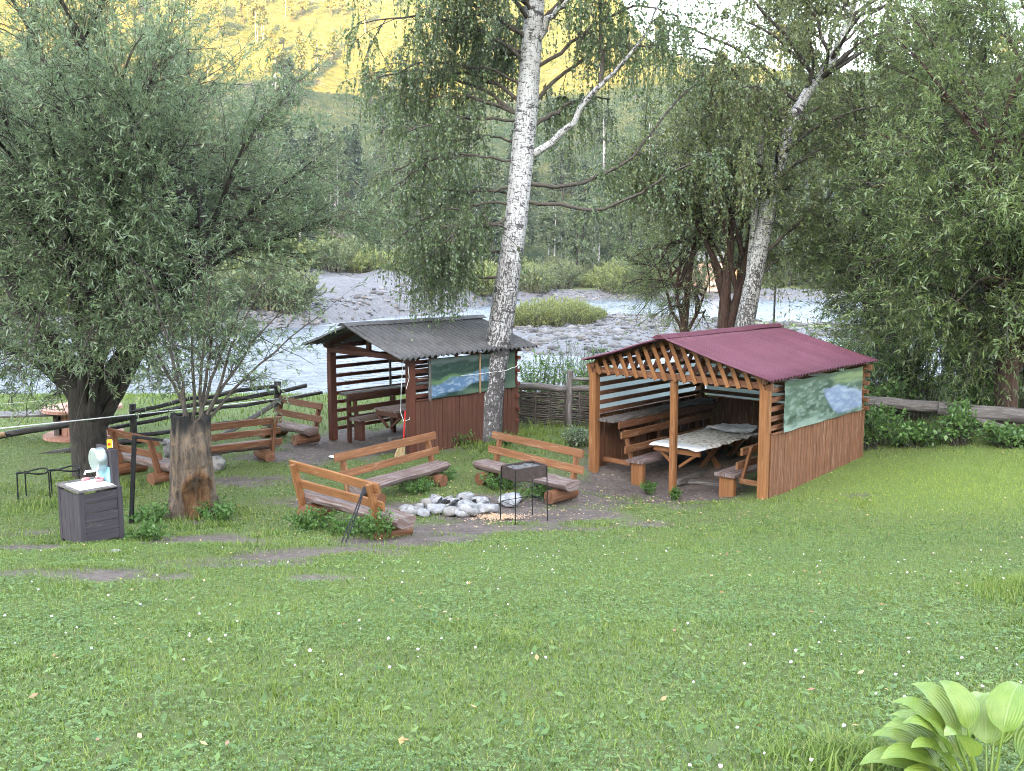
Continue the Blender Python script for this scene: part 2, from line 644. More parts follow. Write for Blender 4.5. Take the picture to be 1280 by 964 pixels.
az = np.radians(lin(-50, 50, .33))
rr = np.concatenate([lin(134, 330, 2.0), lin(335, 540, 6)])
A, Rr = np.meshgrid(az, rr)
X, Y = Rr * np.sin(A), Rr * np.cos(A)
me = grid_mesh('mountain', X, Y, hill_z(X, Y))
set_smooth(me)


def mat_hill():
    n = N('hillside_grass_and_rock')
    p = n.pos()
    f = n.noise(p, .05, 6, .65)
    g = n.noise(p, .35, 6, .7)
    c = n.mix(n.ramp(f, [(.35, 0), (.65, 1)]), (.036, .058, .022), (.095, .092, .038))
    c = n.mix(n.ramp(g, [(.42, 0), (.62, .95)]), c, (.026, .042, .019))
    c = n.mix(n.ramp(n.noise(p, .11, 5, .6), [(.62, 0), (.7, .8)]), c, (.12, .1, .085))
    n.bump(g, 1.0, 2.5)
    return n.done(c, .95, .1)


M['hill'] = mat_hill()
tag(link('mountain', me, M['hill']), kind='structure')

# the ridge behind the viewer that keeps the valley floor in shade
gx, gy = lin(-420, 420, 12), lin(-400, -12, 8)
X, Y = np.meshgrid(gx, gy)
prof = np.interp(Y, [-400, -250, -60, -12], [70, 124, 10, 3.9])
Zr = prof + np.clip((-60 - Y) / 150, 0, 1) * (6 * fbm(X * .01, Y * .01, 0, 71, 3))
me = grid_mesh('hill_behind', X, Y, Zr)
set_smooth(me)
tag(link('hill_behind', me, M['hill']), kind='structure')

# ------------------------------------------------------------------ printed banners (flat print as vertex colour)
def paint_river_view(u, v, flip=False):
    """forest left, blue river bend right, meadow top right; u right, v up, 0..1"""
    n1 = fbm(u * 9, v * 12, 0, 81, 4)
    n2 = fbm(u * 26, v * 20, 0, 85, 3)
    c = np.zeros(u.shape + (3,))
    def put(mask, col):
        m = np.clip(mask, 0, 1)[..., None]
        c[:] = c * (1 - m) + np.array(col) * m
    put(np.ones_like(u), (.035, .06, .045))
    put((n1 * .5 + .5) * .9, (.085, .13, .1))
    put(np.clip((n2 - .05) * 1.6, 0, .8), (.16, .21, .185))
    meadow = np.clip((v - (.66 + .06 * n1 - .1 * (u - .8))) * 12, 0, 1) * np.clip((u - .52 + .06 * n1) * 9, 0, 1)
    put(meadow, (.15, .2, .105))
    rtop = np.interp(u, [.4, .47, .6, .75, .9, 1], [.6, .72, .73, .66, .55, .42]) + .03 * n1
    rbot = np.interp(u, [.4, .47, .55, .65, .8, 1], [.6, .6, .3, .06, .03, .05]) + .03 * n1
    riv = np.clip((rtop - v) * 22, 0, 1) * np.clip((v - rbot) * 14, 0, 1) * np.clip((u - .44) * 14, 0, 1)
    put(riv, (.15, .19, .3))
    put(riv * np.clip((n2 + .4 * (v - .3)) * 1.3, 0, .7), (.25, .3, .38))
    put(np.clip((.17 + .07 * n1 - v) * 8, 0, 1) * np.clip((.62 - u) * 6, 0, 1) * .8, (.2, .26, .23))
    put(np.clip((v - .88 + .04 * n1) * 18, 0, 1) * .75, (.03, .055, .035))
    put(np.clip((.02 - np.abs(v - .8 + .2 * (u - .8))) * 60, 0, 1) * np.clip((u - .5) * 8, 0, 1) * .6, (.05, .07, .05))
    return c


def paint_valley_view(u, v):
    """dark spruce slopes, green meadow, broad blue river falling to the lower left"""
    n1 = fbm(u * 8, v * 9, 0, 91, 4)
    n2 = fbm(u * 30, v * 24, 0, 95, 3)
    c = np.zeros(u.shape + (3,))
    def put(mask, col):
        m = np.clip(mask, 0, 1)[..., None]
        c[:] = c * (1 - m) + np.array(col) * m
    put(np.ones_like(u), (.018, .04, .032))
    put(np.clip(n2 * .8, 0, .8), (.05, .09, .065))
    put(np.clip((v - .86 - .05 * n1) * 14, 0, 1) * .7, (.16, .2, .19))
    put(np.clip((.09 - np.abs(v - .52 - .05 * n1 - .22 * (u - .5))) * 16, 0, 1), (.085, .15, .06))
    top = .16 + .5 * np.clip(u, 0, .62)
    riv = np.clip((.2 - np.abs(v - top * .95 + .0) + .05 * n1) * 12, 0, 1) * np.clip((.74 - u) * 7, 0, 1)
    put(riv, (.085, .15, .26))
    put(riv * np.clip(n2 * 1.5, 0, .85), (.24, .3, .36))
    put(np.clip((.2 + .08 * n1 - v) * 10, 0, 1) * np.clip((u - .3) * 6, 0, 1), (.08, .12, .08))
    put(np.clip((u - .74) * 10, 0, 1) * .6, (.065, .1, .07))
    return c


def mat_print():
    n = N('printed_vinyl')
    return n.done(n.attr('print', 'Color'), .35, .4)


M['print'] = mat_print()
n_ = N('translucent_vinyl_back')
n_.done((.42, .49, .5), .5, .3)
t_ = n_.new('ShaderNodeBsdfTranslucent')
t_.inputs['Color'].default_value = (.5, .58, .6, 1)
x_ = n_.new('ShaderNodeMixShader')
x_.inputs[0].default_value = .6
n_.link(n_.b.outputs[0], x_.inputs[1])
n_.link(t_.outputs[0], x_.inputs[2])
n_.link(x_.outputs[0], n_.out.inputs['Surface'])
M['print_back'] = n_.m


def banner(name, label, origin, du, dv, out, paint, parent_xf, nu=110, nv=50, mat=None):
    """a sheet with slight waves hung on a wall; local frame of a gazebo"""
    u, v = np.meshgrid(np.linspace(0, 1, nu), np.linspace(0, 1, nv))
    P = np.array(origin) + u[..., None] * np.array(du) + v[..., None] * np.array(dv)
    wv = .012 * np.sin(u * 21 + v * 2) * (1 - v) + .012 * fbm(u * 4, v * 3, 0, 13, 3)
    P = P + wv[..., None] * np.array(out)
    sag = .012 * np.abs(np.sin(u * math.pi * 5)) * (v > .5) * (v - .5)
    P[..., 2] -= sag
    me = grid_mesh(name, P[..., 0], P[..., 1], P[..., 2])
    if paint is not None:
        set_col(me, 'print', paint(u, v).reshape(-1, 3))
    set_smooth(me)
    o = link(name, me, mat or M['print'])
    o.location, o.rotation_euler = parent_xf[0], (0, 0, parent_xf[1])
    return tag(o, label, 'banner', 'printed banners on the pavilion walls')


# ------------------------------------------------------------------ roofs
def mat_roof_red():
    n = N('plum_red_corrugated_sheet')
    p = n.obj()
    f = n.noise(p, 1.2, 5, .6)
    g = n.noise(p, 18, 4, .7)
    c = n.mix(n.ramp(f, [(.35, 0), (.7, .7)]), (.075, .014, .027), (.115, .032, .05))
    c = n.mix(n.ramp(g, [(.55, 0), (.72, .55)]), c, (.06, .022, .028))
    c = n.mix(n.ramp(n.noise(n.mapping(p, (.5, 6, 1)), 1.0, 5, .7), [(.5, 0), (.75, .5)]), c, (.15, .06, .072))
    return n.done(c, n.ramp(g, [(.3, .42), (.7, .62)]), .4)


def mat_roof_grey():
    n = N('weathered_grey_slate_sheet')
    p = n.obj()
    f = n.noise(p, 1.6, 6, .7)
    g = n.noise(p, 22, 5, .75)
    c = n.mix(n.ramp(f, [(.3, 0), (.7, 1)]), (.07, .066, .066), (.145, .138, .138))
    c = n.mix(n.ramp(g, [(.52, 0), (.66, .85)]), c, (.055, .048, .045))
    c = n.mix(n.ramp(n.noise(p, 9, 4, .7), [(.62, 0), (.74, .6)]), c, (.11, .1, .055))
    return n.done(c, .95, .15)


M['roof_red'], M['roof_grey'] = mat_roof_red(), mat_roof_grey()


def corrugated(name, mat, parent, a0, a1, b0, b1, pitch, amp, thick=.008, nslope=7, seed=0):
    """a0->a1 along the ridge, b0->b1 along the eave; waves run down the slope"""
    a0, a1, b0, b1 = map(np.array, (a0, a1, b0, b1))
    L = np.linalg.norm(a1 - a0)
    n = int(L / pitch * 7)
    t, s = np.meshgrid(np.linspace(0, 1, n), np.linspace(0, 1, nslope))
    P = (a0 + (a1 - a0) * t[..., None]) * (1 - s[..., None]) + (b0 + (b1 - b0) * t[..., None]) * s[..., None]
    nr = np.cross(a1 - a0, b0 - a0)
    nr = nr / np.linalg.norm(nr)
    if nr[2] < 0: nr = -nr
    h = amp * np.sin(t * L / pitch * 2 * math.pi) + .018 * fbm(t * 3 + seed, s * 2, 0, 17, 2)
    e = .012 * noise(np.floor(t * L / .9) * 3.3, 0, 0, 19 + seed)
    P = P + h[..., None] * nr + (e * (s > .9))[..., None] * (b0 - a0) / np.linalg.norm(b0 - a0)
    V1 = P.reshape(-1, 3)
    V = np.concatenate([V1, V1 - nr * thick])
    i = np.arange(nslope * n).reshape(nslope, n)
    F = np.stack([i[:-1, :-1], i[:-1, 1:], i[1:, 1:], i[1:, :-1]], -1).reshape(-1, 4)
    m = nslope * n
    edges = [np.stack([i[-1, :-1], i[-1, 1:]], -1), np.stack([i[0, 1:], i[0, :-1]], -1), np.stack([i[1:, 0], i[:-1, 0]], -1), np.stack([i[:-1, -1], i[1:, -1]], -1)]
    E_ = np.concatenate(edges)
    FE = np.stack([E_[:, 0], E_[:, 0] + m, E_[:, 1] + m, E_[:, 1]], -1)
    me = fast_mesh(name, V, np.concatenate([F, F[:, ::-1] + m, FE]))
    set_smooth(me)
    return link(name, me, mat, parent)


# ------------------------------------------------------------------ gazebos
def J(a): return (random.random() - .5) * 2 * a


def gazebo(name, label, org, yaw, W, L, H, wall_h, ridge, eaveR, eaveL, y0, y1, roofm, pitch, amp, post, slatm, boardm, lattice, floor, closed):
    g = thing(name, label, 'pavilion', org, yaw, 'open timber pavilions')
    rx, rz = ridge
    rz1 = rz - .02
    # posts
    pw = .17
    for (x, y, zb) in ((0, 0, -.1), (W, 0, -.1), (0, L, -.2), (W, L, -.2)):
        beam('post', post, g, (x + J(.01), y, zb - .05), (x + J(.01), y, H), pw + J(.01), pw, ch=.012, segs=3, wob=.006)
    if lattice:
        beam('post', post, g, (1.95, .02, floor - .05), (1.93, .02, H - .02), .13, .13, ch=.02, segs=3, wob=.008)
    # beams on the posts
    beam('front_beam', slatm, g, (-.1, .0, H + .06), (W + .12, 0, H + .06), .1, .12, segs=2, wob=.005)
    beam('back_beam', slatm, g, (-.1, L, H + .06), (W + .25, L, H + .06), .1, .12)
    for x in (0, W):
        beam('eave_beam', slatm, g, (x, -.12, H + .16), (x, L + .2, H + .16), .1, .1)
    # rafters follow the roof
    for yy in (.02, L * .36, L * .7, L):
        k = (yy - y0) / (y1 - y0)
        for ex, ez in (eaveR, eaveL):
            beam('rafter', slatm, g, (rx, yy, rz - .11), (ex + (rx - ex) * .07, yy, ez + (rz - ez) * .07 - .09), .06, .1)
    if not lattice:
        beam('tie_beam', slatm, g, (0.05, .06, H + .2), (W - .05, .06, H - .02), .08, .12)
        beam('king_post', slatm, g, (rx + .1, .06, H + .1), (rx + .1, .06, rz - .14), .12, .08)
    # roof sheets and ridge cap
    corrugated('roof_sheet', roofm, g, (rx, y0, rz), (rx, y1, rz1), (eaveR[0], y0, eaveR[1]), (eaveR[0], y1, eaveR[1] - .01), pitch, amp, seed=1)
    corrugated('roof_sheet', roofm, g, (rx, y1, rz1), (rx, y0, rz), (eaveL[0], y1, eaveL[1]), (eaveL[0], y0, eaveL[1]), pitch, amp, seed=2)
    mb = MB()
    npt = 30
    V, F, U = [], [], []
    for k in range(npt + 1):
        y = y0 - .03 + (y1 - y0 + .06) * k / npt
        zz = rz + (rz1 - rz) * k / npt + amp + .012 + .008 * float(noise(y * 2.1, 3, 0, 4))
        sR = (eaveR[1] - rz) / (eaveR[0] - rx)
        sL = (eaveL[1] - rz) / (eaveL[0] - rx)
        for (dx, dz) in ((-.17, -.17 * sL + .006), (-.05, .022), (.05, .022), (.17, .17 * sR + .006), (.16, .17 * sR - .004), (-.16, -.17 * sL - .004)):
            V.append((rx + dx, y, zz + dz))
    for k in range(npt):
        for i in range(6):
            j = (i + 1) % 6
            F.append((k * 6 + i, k * 6 + j, k * 6 + 6 + j, k * 6 + 6 + i))
            U += [(0, 0), (0, .1), (.1, .1), (.1, 0)]
    F += [(5, 4, 3, 2, 1, 0), tuple(npt * 6 + i for i in range(6))]
    U += [(0, 0)] * 12
    mb.add(V, F, U)
    mb.build('ridge_cap', roofm, g)
    # vertical boards on the walls
    bw = .135
    def boards(p0, p1, z0, z1, outw, mat, cap=True):
        p0, p1 = Vector(p0), Vector(p1)
        ln = (p1 - p0).length
        n = int(round(ln / bw))
        d = (p1 - p0) / n
        for k in range(n):
            c = p0 + d * (k + .5)
            m = MB()
            ov = Vector(outw) * J(.004)
            m.beam((c.x + ov.x, c.y + ov.y, z0 + J(.03)), (c.x + ov.x, c.y + ov.y, z1 + J(.006)), ln / n - .008, .022, ch=.004, up=outw)
            m.build('board', mat, g)
        if cap:
            q0, q1 = p0 + Vector(outw) * .004, p1 + Vector(outw) * .004
            beam('cap_rail', slatm, g, (q0.x, q0.y, z1 + .02), (q1.x, q1.y, z1 + .02), .07, .03)
    boards((W + .1, .05, 0), (W + .1, L + .1, 0), -.12, wall_h, (1, 0, 0), boardm)
    if closed:
        boards((-.1, .05, 0), (-.1, L + .1, 0), -.15, wall_h - .12, (-1, 0, 0), boardm)
        boards((.02, L + .1, 0), (W + .05, L + .1, 0), -.2, wall_h - .12, (0, 1, 0), boardm)
    # slats above the boards, their ends poking past the posts
    zs = np.linspace(wall_h + .0, H - .08, 5) if closed else np.linspace(.12, H - .14, 9)
    for i, z in enumerate(zs):
        beam('slat', slatm, g, (0, -.06 + J(.01), z), (0, L + .16, z + J(.01)), .07, .085, segs=2, wob=.006)
    zs = np.linspace(wall_h + .1, H - .04, 5)
    for i, z in enumerate(zs):
        beam('slat', slatm, g, (W, -.06 + J(.01), z), (W, L + .14, z), .075, .085, segs=2, wob=.006)
    zs = np.linspace(wall_h + .03, H - .1, 5) if closed else np.linspace(.25, H - .16, 6)
    for i, z in enumerate(zs):
        beam('slat', slatm, g, (-.12, L, z), (W + .22 + J(.03), L, z), .075, .085, segs=2, wob=.006)
    if lattice:
        # crossed strips between the beam and the rafters
        zb = H + .02
        def top(x):
            ex, ez = eaveR if x > rx else eaveL
            return rz - .05 + (ez - rz) * (x - rx) / (ex - rx)
        for layer in (0, 1):
            sgn = 1 if layer == 0 else -1
            yy = -.08 if layer == 0 else .075
            x = -.05
            while x < W + .08:
                # start on the beam at x, climb towards -sgn until the rafter line
                t = 0.0
                while t < 1.4:
                    xx = x - sgn * t * .5
                    zz = zb + t
                    if xx < -.12 or xx > W + .12 or zz > top(xx) - .02: break
                    t += .01
                if t > .08:
                    beam('lattice_strip', M['stain_bright'] if layer == 0 else M['board_dark'], g, (x, yy, zb - .04), (x - sgn * t * .5, yy, zb + t), .088, .022, up=(0, 1, 0), ch=.004)  # rear layer takes the darker board colour to paint in its shade
                x += .23 + J(.014)
    return g


G1 = ((1.74, 19.6, .6), R(-42.5))
G2 = ((-4.39, 22.8, .69), R(-43.3))


class Frame:
    def __init__(s, g):
        s.o, s.y = g
    def __call__(s, x, y, z):
        c, sn = math.cos(s.y), math.sin(s.y)
        return (s.o[0] + c * x - sn * y, s.o[1] + sn * x + c * y, s.o[2] + z)


f1, f2 = Frame(G1), Frame(G2)

gz1 = gazebo('pavilion', 'orange timber pavilion with plum red corrugated roof and lattice gable', G1[0], G1[1], 3.9, 4.19, 2.0, 1.15, (1.78, 2.84), (4.16, 2.21), (-.12, 2.27), -.32, 4.5,
       M['roof_red'], .125, .024, M['stain_bright'], M['board'], M['board'], True, -.25, True)
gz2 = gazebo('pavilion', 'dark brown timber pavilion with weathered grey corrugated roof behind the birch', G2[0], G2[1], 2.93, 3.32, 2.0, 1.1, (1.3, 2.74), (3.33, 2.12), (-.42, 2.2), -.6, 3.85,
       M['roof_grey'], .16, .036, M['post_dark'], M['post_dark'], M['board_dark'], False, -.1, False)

b1 = banner('printed_banner', 'large printed river landscape banner on the right wall of the plum roofed pavilion', (4.055, .42, 1.17), (0, 3.55, -.0), (0, 0, .93), (1, 0, 0), paint_river_view, G1)
banner('printed_banner', 'printed valley banner with broad blue river on the wall behind the birch trunk', (3.085, .38, 1.12), (0, 2.85, 0), (0, 0, .9), (1, 0, 0), paint_valley_view, G2)
banner('printed_banner', 'pale blue grey banner back seen through the left slats under the plum roof', (-.07, .12, 1.08), (0, 3.95, 0), (0, 0, .86), (-1, 0, 0), None, G1, 40, 16, M['print_back'])
banner('printed_banner', 'pale green grey banner back seen through the rear slats under the plum roof', (.12, 4.27, 1.08), (3.6, 0, 0), (0, 0, .86), (0, 1, 0), None, G1, 40, 16, M['print_back'])
# battens over the valley banner
beam('batten', M['pine'], gz2, (3.115, 2.0, 1.1), (3.115, 2.0, 2.05), .05, .02, up=(1, 0, 0))
beam('batten', M['grey_wood'], gz2, (3.115, .42, 1.1), (3.115, .42, 2.05), .07, .02, up=(1, 0, 0))

# ---- furniture of the plum roofed pavilion
def shelf(label, xf, x0, x1, y0, y1, z, legs, topm, edgem):
    t = thing('shelf', label, 'shelf', xf(0, 0, 0), xf.y)
    n = 2
    for k in range(n):
        a = x0 + (x1 - x0) * (k + .5) / n
        beam('shelf_board', topm, t, (a, y0 + J(.02), z), (a, y1, z), (x1 - x0) / n - .01, .06, segs=4, wob=.008)
    beam('edge_board', edgem, t, (x1 + .02, y0 + .12, z - .1), (x1 + .02, y1, z - .1), .04, .14)
    for y in legs:
        beam('leg', edgem, t, ((x0 + x1) / 2, y, -.25), ((x0 + x1) / 2, y, z - .03), .09, .09)
    return t


shelf('long weathered plank shelf along the left wall of the plum roofed pavilion', f1, .1, .5, .02, 4.05, 1.0, (2.0, 3.8), M['grey_wood'], M['board'])


def slab_bench(label, xf, x0, x1, y0, y1, floor, seat_z, back_x, back_dx, seatm, legm, railm, group, brace=None):
    t = thing('bench', label, 'bench', xf(0, 0, 0), xf.y, group)
    n = 2
    for k in range(n):
        a = x0 + (x1 - x0) * (k + .5) / n
        beam('seat', seatm, t, (a, y0 + J(.02), seat_z), (a, y1, seat_z), (x1 - x0) / n - .008, .07, segs=4, wob=.008)
    for y in (y0 + .14, y1 - .3):
        beam('leg', legm, t, ((x0 + x1) / 2, y, floor - .05), ((x0 + x1) / 2, y, seat_z - .037), (x1 - x0) * .72, .13, ch=.015, segs=2, wob=.01)
    s = 1 if back_dx > 0 else -1
    for y in (y0 + .25, (y0 + y1) / 2, y1 - .2):
        beam('upright', railm, t, (back_x, y, seat_z - .12), (back_x + back_dx, y, seat_z + .58), .1, .06)
    for q in (.3, .86):
        xx = back_x + back_dx * q - s * .055
        beam('back_rail', railm, t, (xx, y0 + .0 + J(.05), seat_z + .52 * q + .06), (xx, y1 - .05, seat_z + .52 * q + .06), .045, .15, segs=3, wob=.006)
    if brace:
        beam('brace', railm, t, (brace[0], y0 + .2, seat_z - .1), (brace[1], y0 + .2, seat_z - .1), .06, .1)
    return t


slab_bench('weathered slab bench with backrest on the left side of the patterned table', f1, .75, 1.15, .12, 3.9, -.27, .2, .72, -.2, M['seat'], M['stain_bright'], M['stain'], 'benches inside the pavilions', (.02, .72))
slab_bench('weathered slab bench with backrest on the right side of the patterned table', f1, 2.75, 3.2, .22, 3.7, -.2, .22, 3.22, .18, M['seat'], M['stain_bright'], M['stain'], 'benches inside the pavilions', (3.2, 3.85))


def table(label, xf, x0, x1, y0, y1, floor, z, topm, legm):
    t = thing('table', label, 'table', xf(0, 0, 0), xf.y, 'tables inside the pavilions')
    n = 5
    for k in range(n):
        a = x0 + (x1 - x0) * (k + .5) / n
        beam('table_board', topm, t, (a, y0 + J(.02), z), (a, y1 + J(.02), z), (x1 - x0) / n - .006, .045)
    for y in (y0 + .06, y1 - .1):
        beam('apron', legm, t, (x0 + .02, y, z - .085), (x1 - .02, y, z - .085), .06, .12)
    xm = (x0 + x1) / 2
    for y in (y0 + 1.35, y1 - .45):
        beam('leg', legm, t, (xm - .3, y, floor), (xm + .3, y, z - .03), .1, .09)
        beam('leg', legm, t, (xm + .3, y + .1, floor), (xm - .3, y + .1, z - .03), .1, .09)
    for s in (-1, 1):
        beam('brace', legm, t, (xm + s * .42, y0 + .1, z - .14), (xm + s * .05, y0 + .1, z - .42), .06, .06)
    beam('foot_beam', M['grey_wood'], t, (xm, y0 + .1, floor + .06), (xm, y1 - .1, floor + .06), .14, .12)
    return t


table('long plank table under a patterned oilcloth inside the plum roofed pavilion', f1, 1.12, 2.24, .5, 3.35, -.25, .56, M['grey_wood'], M['stain_bright'])


def mat_cloth():
    n = N('patterned_oilcloth')
    p = n.obj()
    v = n.new('ShaderNodeTexVoronoi')
    v.inputs['Scale'].default_value = 9
    n.link(p, v.inputs['Vector'])
    f = n.noise(p, 16, 4, .6)
    c = n.mix(n.ramp(v.outputs['Distance'], [(.2, 1), (.5, 0)]), (.62, .62, .6), (.2, .17, .1))
    c = n.mix(n.ramp(f, [(.48, 0), (.62, .8)]), c, (.3, .26, .17))
    yy = n.new('ShaderNodeSeparateXYZ')
    n.link(p, yy.inputs[0])
    edge = n.ramp(n.math('ADD', yy.outputs['Y'], n.math('MULTIPLY', f, .3)), [(.86 , 0), (1.0, 1)])
    c = n.mix(edge, (.6, .61, .62), c)
    return n.done(c, .3, .5)


def cloth(name, label, xf, x0, x1, y0, y1, z, mat, seed, amp=.006, drop=.07, cat='tablecloth', nx=40, ny=70):
    u, v = np.meshgrid(np.linspace(0, 1, nx), np.linspace(0, 1, ny))
    X, Y = x0 + (x1 - x0) * u, y0 + (y1 - y0) * v
    e = np.minimum.reduce([u * (x1 - x0), (1 - u) * (x1 - x0), v * (y1 - y0), (1 - v) * (y1 - y0)])
    Zc = z + np.abs(fbm(X * 3.5, Y * 3.5, 0, seed, 4)) * amp * 2 - drop * np.clip(1 - e / .05, 0, 1) * (.6 + .4 * noise(X * 6, Y * 6, 0, seed + 3))
    me = grid_mesh(name, X, Y, Zc)
    set_smooth(me)
    o = link(name, me, mat)
    o.location, o.rotation_euler = xf.o, (0, 0, xf.y)
    return tag(o, label, cat)


M['cloth'] = mat_cloth()
M['white_cloth'] = plain('white_plastic_sheet', (.55, .56, .58), .3, 0, .3, 5)
cloth('tablecloth', 'pale oilcloth with brown pattern covering the table under the plum roof', f1, 1.08, 2.29, .43, 3.4, .59, M['cloth'], 41)
cloth('folded_sheet', 'crumpled white plastic sheet lying on the far end of the patterned tablecloth', f1, 1.2, 2.2, 2.35, 3.3, .625, M['white_cloth'], 47, .035, .02, 'sheet')
for (yy, x0, x1, lb) in ((.9, 1.5, 2.9, 'old floor plank lying on the mud nearest the front of the plum roofed pavilion'), (1.5, 1.3, 2.9, 'second floor plank lying in shade under the patterned table')):
    t = thing('floor_plank', lb, 'plank', f1(0, 0, -.26), G1[1], 'planks on the pavilion floor')
    beam('plank', M['grey_wood'], t, (x0, yy, .03), (x1, yy + .55, .03), .2, .07, segs=4, wob=.02)

# ---- furniture of the grey roofed pavilion
slab_bench('dark red slab bench with backrest behind the left post of the grey roofed pavilion', f2, .55, .95, .1, 3.0, -.05, .42, .52, -.12, M['seat'], M['board_dark'], M['board_dark'], 'benches inside the pavilions')
slab_bench('dark red slab bench hidden behind the front board wall of the grey roofed pavilion', f2, 2.35, 2.72, .25, 2.9, -.05, .42, 2.74, .1, M['seat'], M['board_dark'], M['board_dark'], 'benches inside the pavilions')
shelf('weathered shelf along the river side of the grey roofed pavilion', f2, .1, .42, .15, 3.1, .98, (.3, 1.7, 3.0), M['grey_wood'], M['board_dark'])
table('bare weathered plank table inside the grey roofed pavilion', f2, 1.25, 2.1, .3, 2.6, -.05, .72, M['seat'], M['board_dark'])
pole = thing('pole', 'thin grey pole standing at the river side slats of the grey roofed pavilion', 'pole', f2(.1, 1.75, 0), G2[1])
tube('shaft', M['grey_wood'], pole, [(0, 0, -.15), (0, 0, 1.95)], .03, n=8)

# ------------------------------------------------------------------ log benches
def gz(x, y): return float(ground_z(x, y))


def log_bench(label, x, y, yaw, seat_len, rail_len, seatm, railm, rails=2, zoff=0.0, wood_end=None, offs=0.0):
    """local: back at y=0, seat towards +y"""
    t = thing('log_bench', label, 'bench', (x, y, gz(x, y) + zoff), R(yaw), 'log benches on the lawn')
    h = seat_len / 2
    mb = MB()
    pts = [(-h + seat_len * k / 8 + offs, .27 + J(.008), .36 + J(.008)) for k in range(9)]
    n, V, F, U = 12, [], [], []
    for k, p in enumerate(pts):                    # half log: flat on top, round below
        for i in range(n):
            th = math.pi * 2 * i / n
            yy, zz = math.cos(th) * .2, math.sin(th) * .13
            zz = min(zz, .05) + (.004 * math.sin(k * 2.1 + i) if zz > 0 else .012 * math.sin(k * 1.7 + i * 2.3))
            V.append((p[0], p[1] + yy * (1 + .05 * math.sin(k * 1.3)), p[2] + zz))
    ou = random.random() * 9
    for k in range(8):
        for i in range(n):
            j = (i + 1) % n
            F.append((k * n + j, k * n + i, k * n + n + i, k * n + n + j))
            U += [(ou + k * seat_len / 8, j * .09 + ou), (ou + k * seat_len / 8, i * .09 + ou), (ou + (k + 1) * seat_len / 8, i * .09 + ou), (ou + (k + 1) * seat_len / 8, j * .09 + ou)]
    F += [tuple(range(n)), tuple(8 * n + i for i in range(n - 1, -1, -1))]
    U += [(ou, i * .03) for i in range(n)] * 2
    mb.add(V, F, U)
    mb.build('seat', seatm, t)
    for s in (-1, 1):
        a = s * (h - .32) + offs
        tube('support_log', M['board'], t, [(a, -.1, .115), (a + J(.02), .2, .12), (a, .56, .115)], [.125, .13, .125], n=14, rough=.05, seed=random.random())
    for s in (-1, 1):
        a = s * (rail_len / 2 - .2)
        beam('upright', railm, t, (a, .06, .2), (a + J(.02), -.1, .92), .11, .075, up=(1, 0, 0), segs=2, wob=.006)
    for k in range(rails):
        z = .88 - k * (.29 if rails == 2 else .24)
        yy = -.1 + (.92 - z) * .16 / .72 + .05
        beam('back_rail', railm, t, (-rail_len / 2 + J(.05), yy + J(.01), z + J(.015)), (rail_len / 2 + J(.05), yy + J(.01), z + J(.015)), .045, .15 + J(.01), segs=4, wob=.008, up=(0, -.2, 1))
    return t


log_bench('bright orange log bench seen from behind, nearest the lawn beside the fire stones', -2.77, 14.43, -43, 2.55, 2.35, M['seat'], M['stain_bright'], offs=.12)
log_bench('reddish log bench between the fire stones and the grey roofed pavilion', -2.28, 17.4, 235, 2.4, 2.75, M['seat'], M['stain'])
log_bench('reddish log bench behind the metal grill, in front of the plum roofed pavilion', .42, 17.65, 133, 2.55, 2.5, M['seat'], M['stain'])
log_bench('red brown log bench with three back rails beside the big stump', -5.95, 19.75, 36, 2.2, 2.2, M['seat'], M['board'], rails=3)
log_bench('tilted red brown log bench at the fence post, left of the grey roofed pavilion', -5.25, 22.75, 137, 2.0, 2.0, M['seat'], M['board'])
log_bench('dark log bench half hidden between the willow trunk and the black post', -7.45, 18.35, -37, 1.9, 1.7, M['seat'], M['board'])

# ------------------------------------------------------------------ stones
def stone_mesh(sx, sy, sz, seed, sub=2):
    import bmesh
    bm = bmesh.new()
    bmesh.ops.create_icosphere(bm, subdivisions=sub, radius=1)
    co = np.array([v.co[:] for v in bm.verts])
    d = 1 + .42 * fbm(co[:, 0] * 1.1 + seed * 5.3, co[:, 1] * 1.1, co[:, 2] * 1.1, int(seed * 10) % 90 + 3, 3)
    co = co * d[:, None]
    co = np.sign(co) * np.abs(co) ** .8 * np.array([sx, sy, sz])
    for v, c in zip(bm.verts, co): v.co = c
    me = bpy.data.meshes.new('stone')
    bm.to_mesh(me)
    bm.free()
    set_smooth(me)
    return me


def mat_stone():
    n = N('fire_stone')
    p = n.obj()
    r = n.rnd()
    f = n.noise(p, 9, 6, .65)
    c = n.mix(n.ramp(f, [(.3, 0), (.7, 1)]), (.15, .147, .155), (.36, .355, .365))
    c = n.mix(n.ramp(r, [(.5, 0), (1, .6)]), c, (.2, .165, .13))
    c = n.mix(n.ramp(n.noise(p, 30, 3), [(.62, 0), (.7, .6)]), c, (.1, .1, .1))
    c = n.mix(n.ramp(n.noise(n.pos(), 3.4, 4, .6), [(.55, 0), (.68, .85)]), c, (.035, .034, .035))
    n.bump(f, .8, .04)
    return n.done(c, .85, .3)


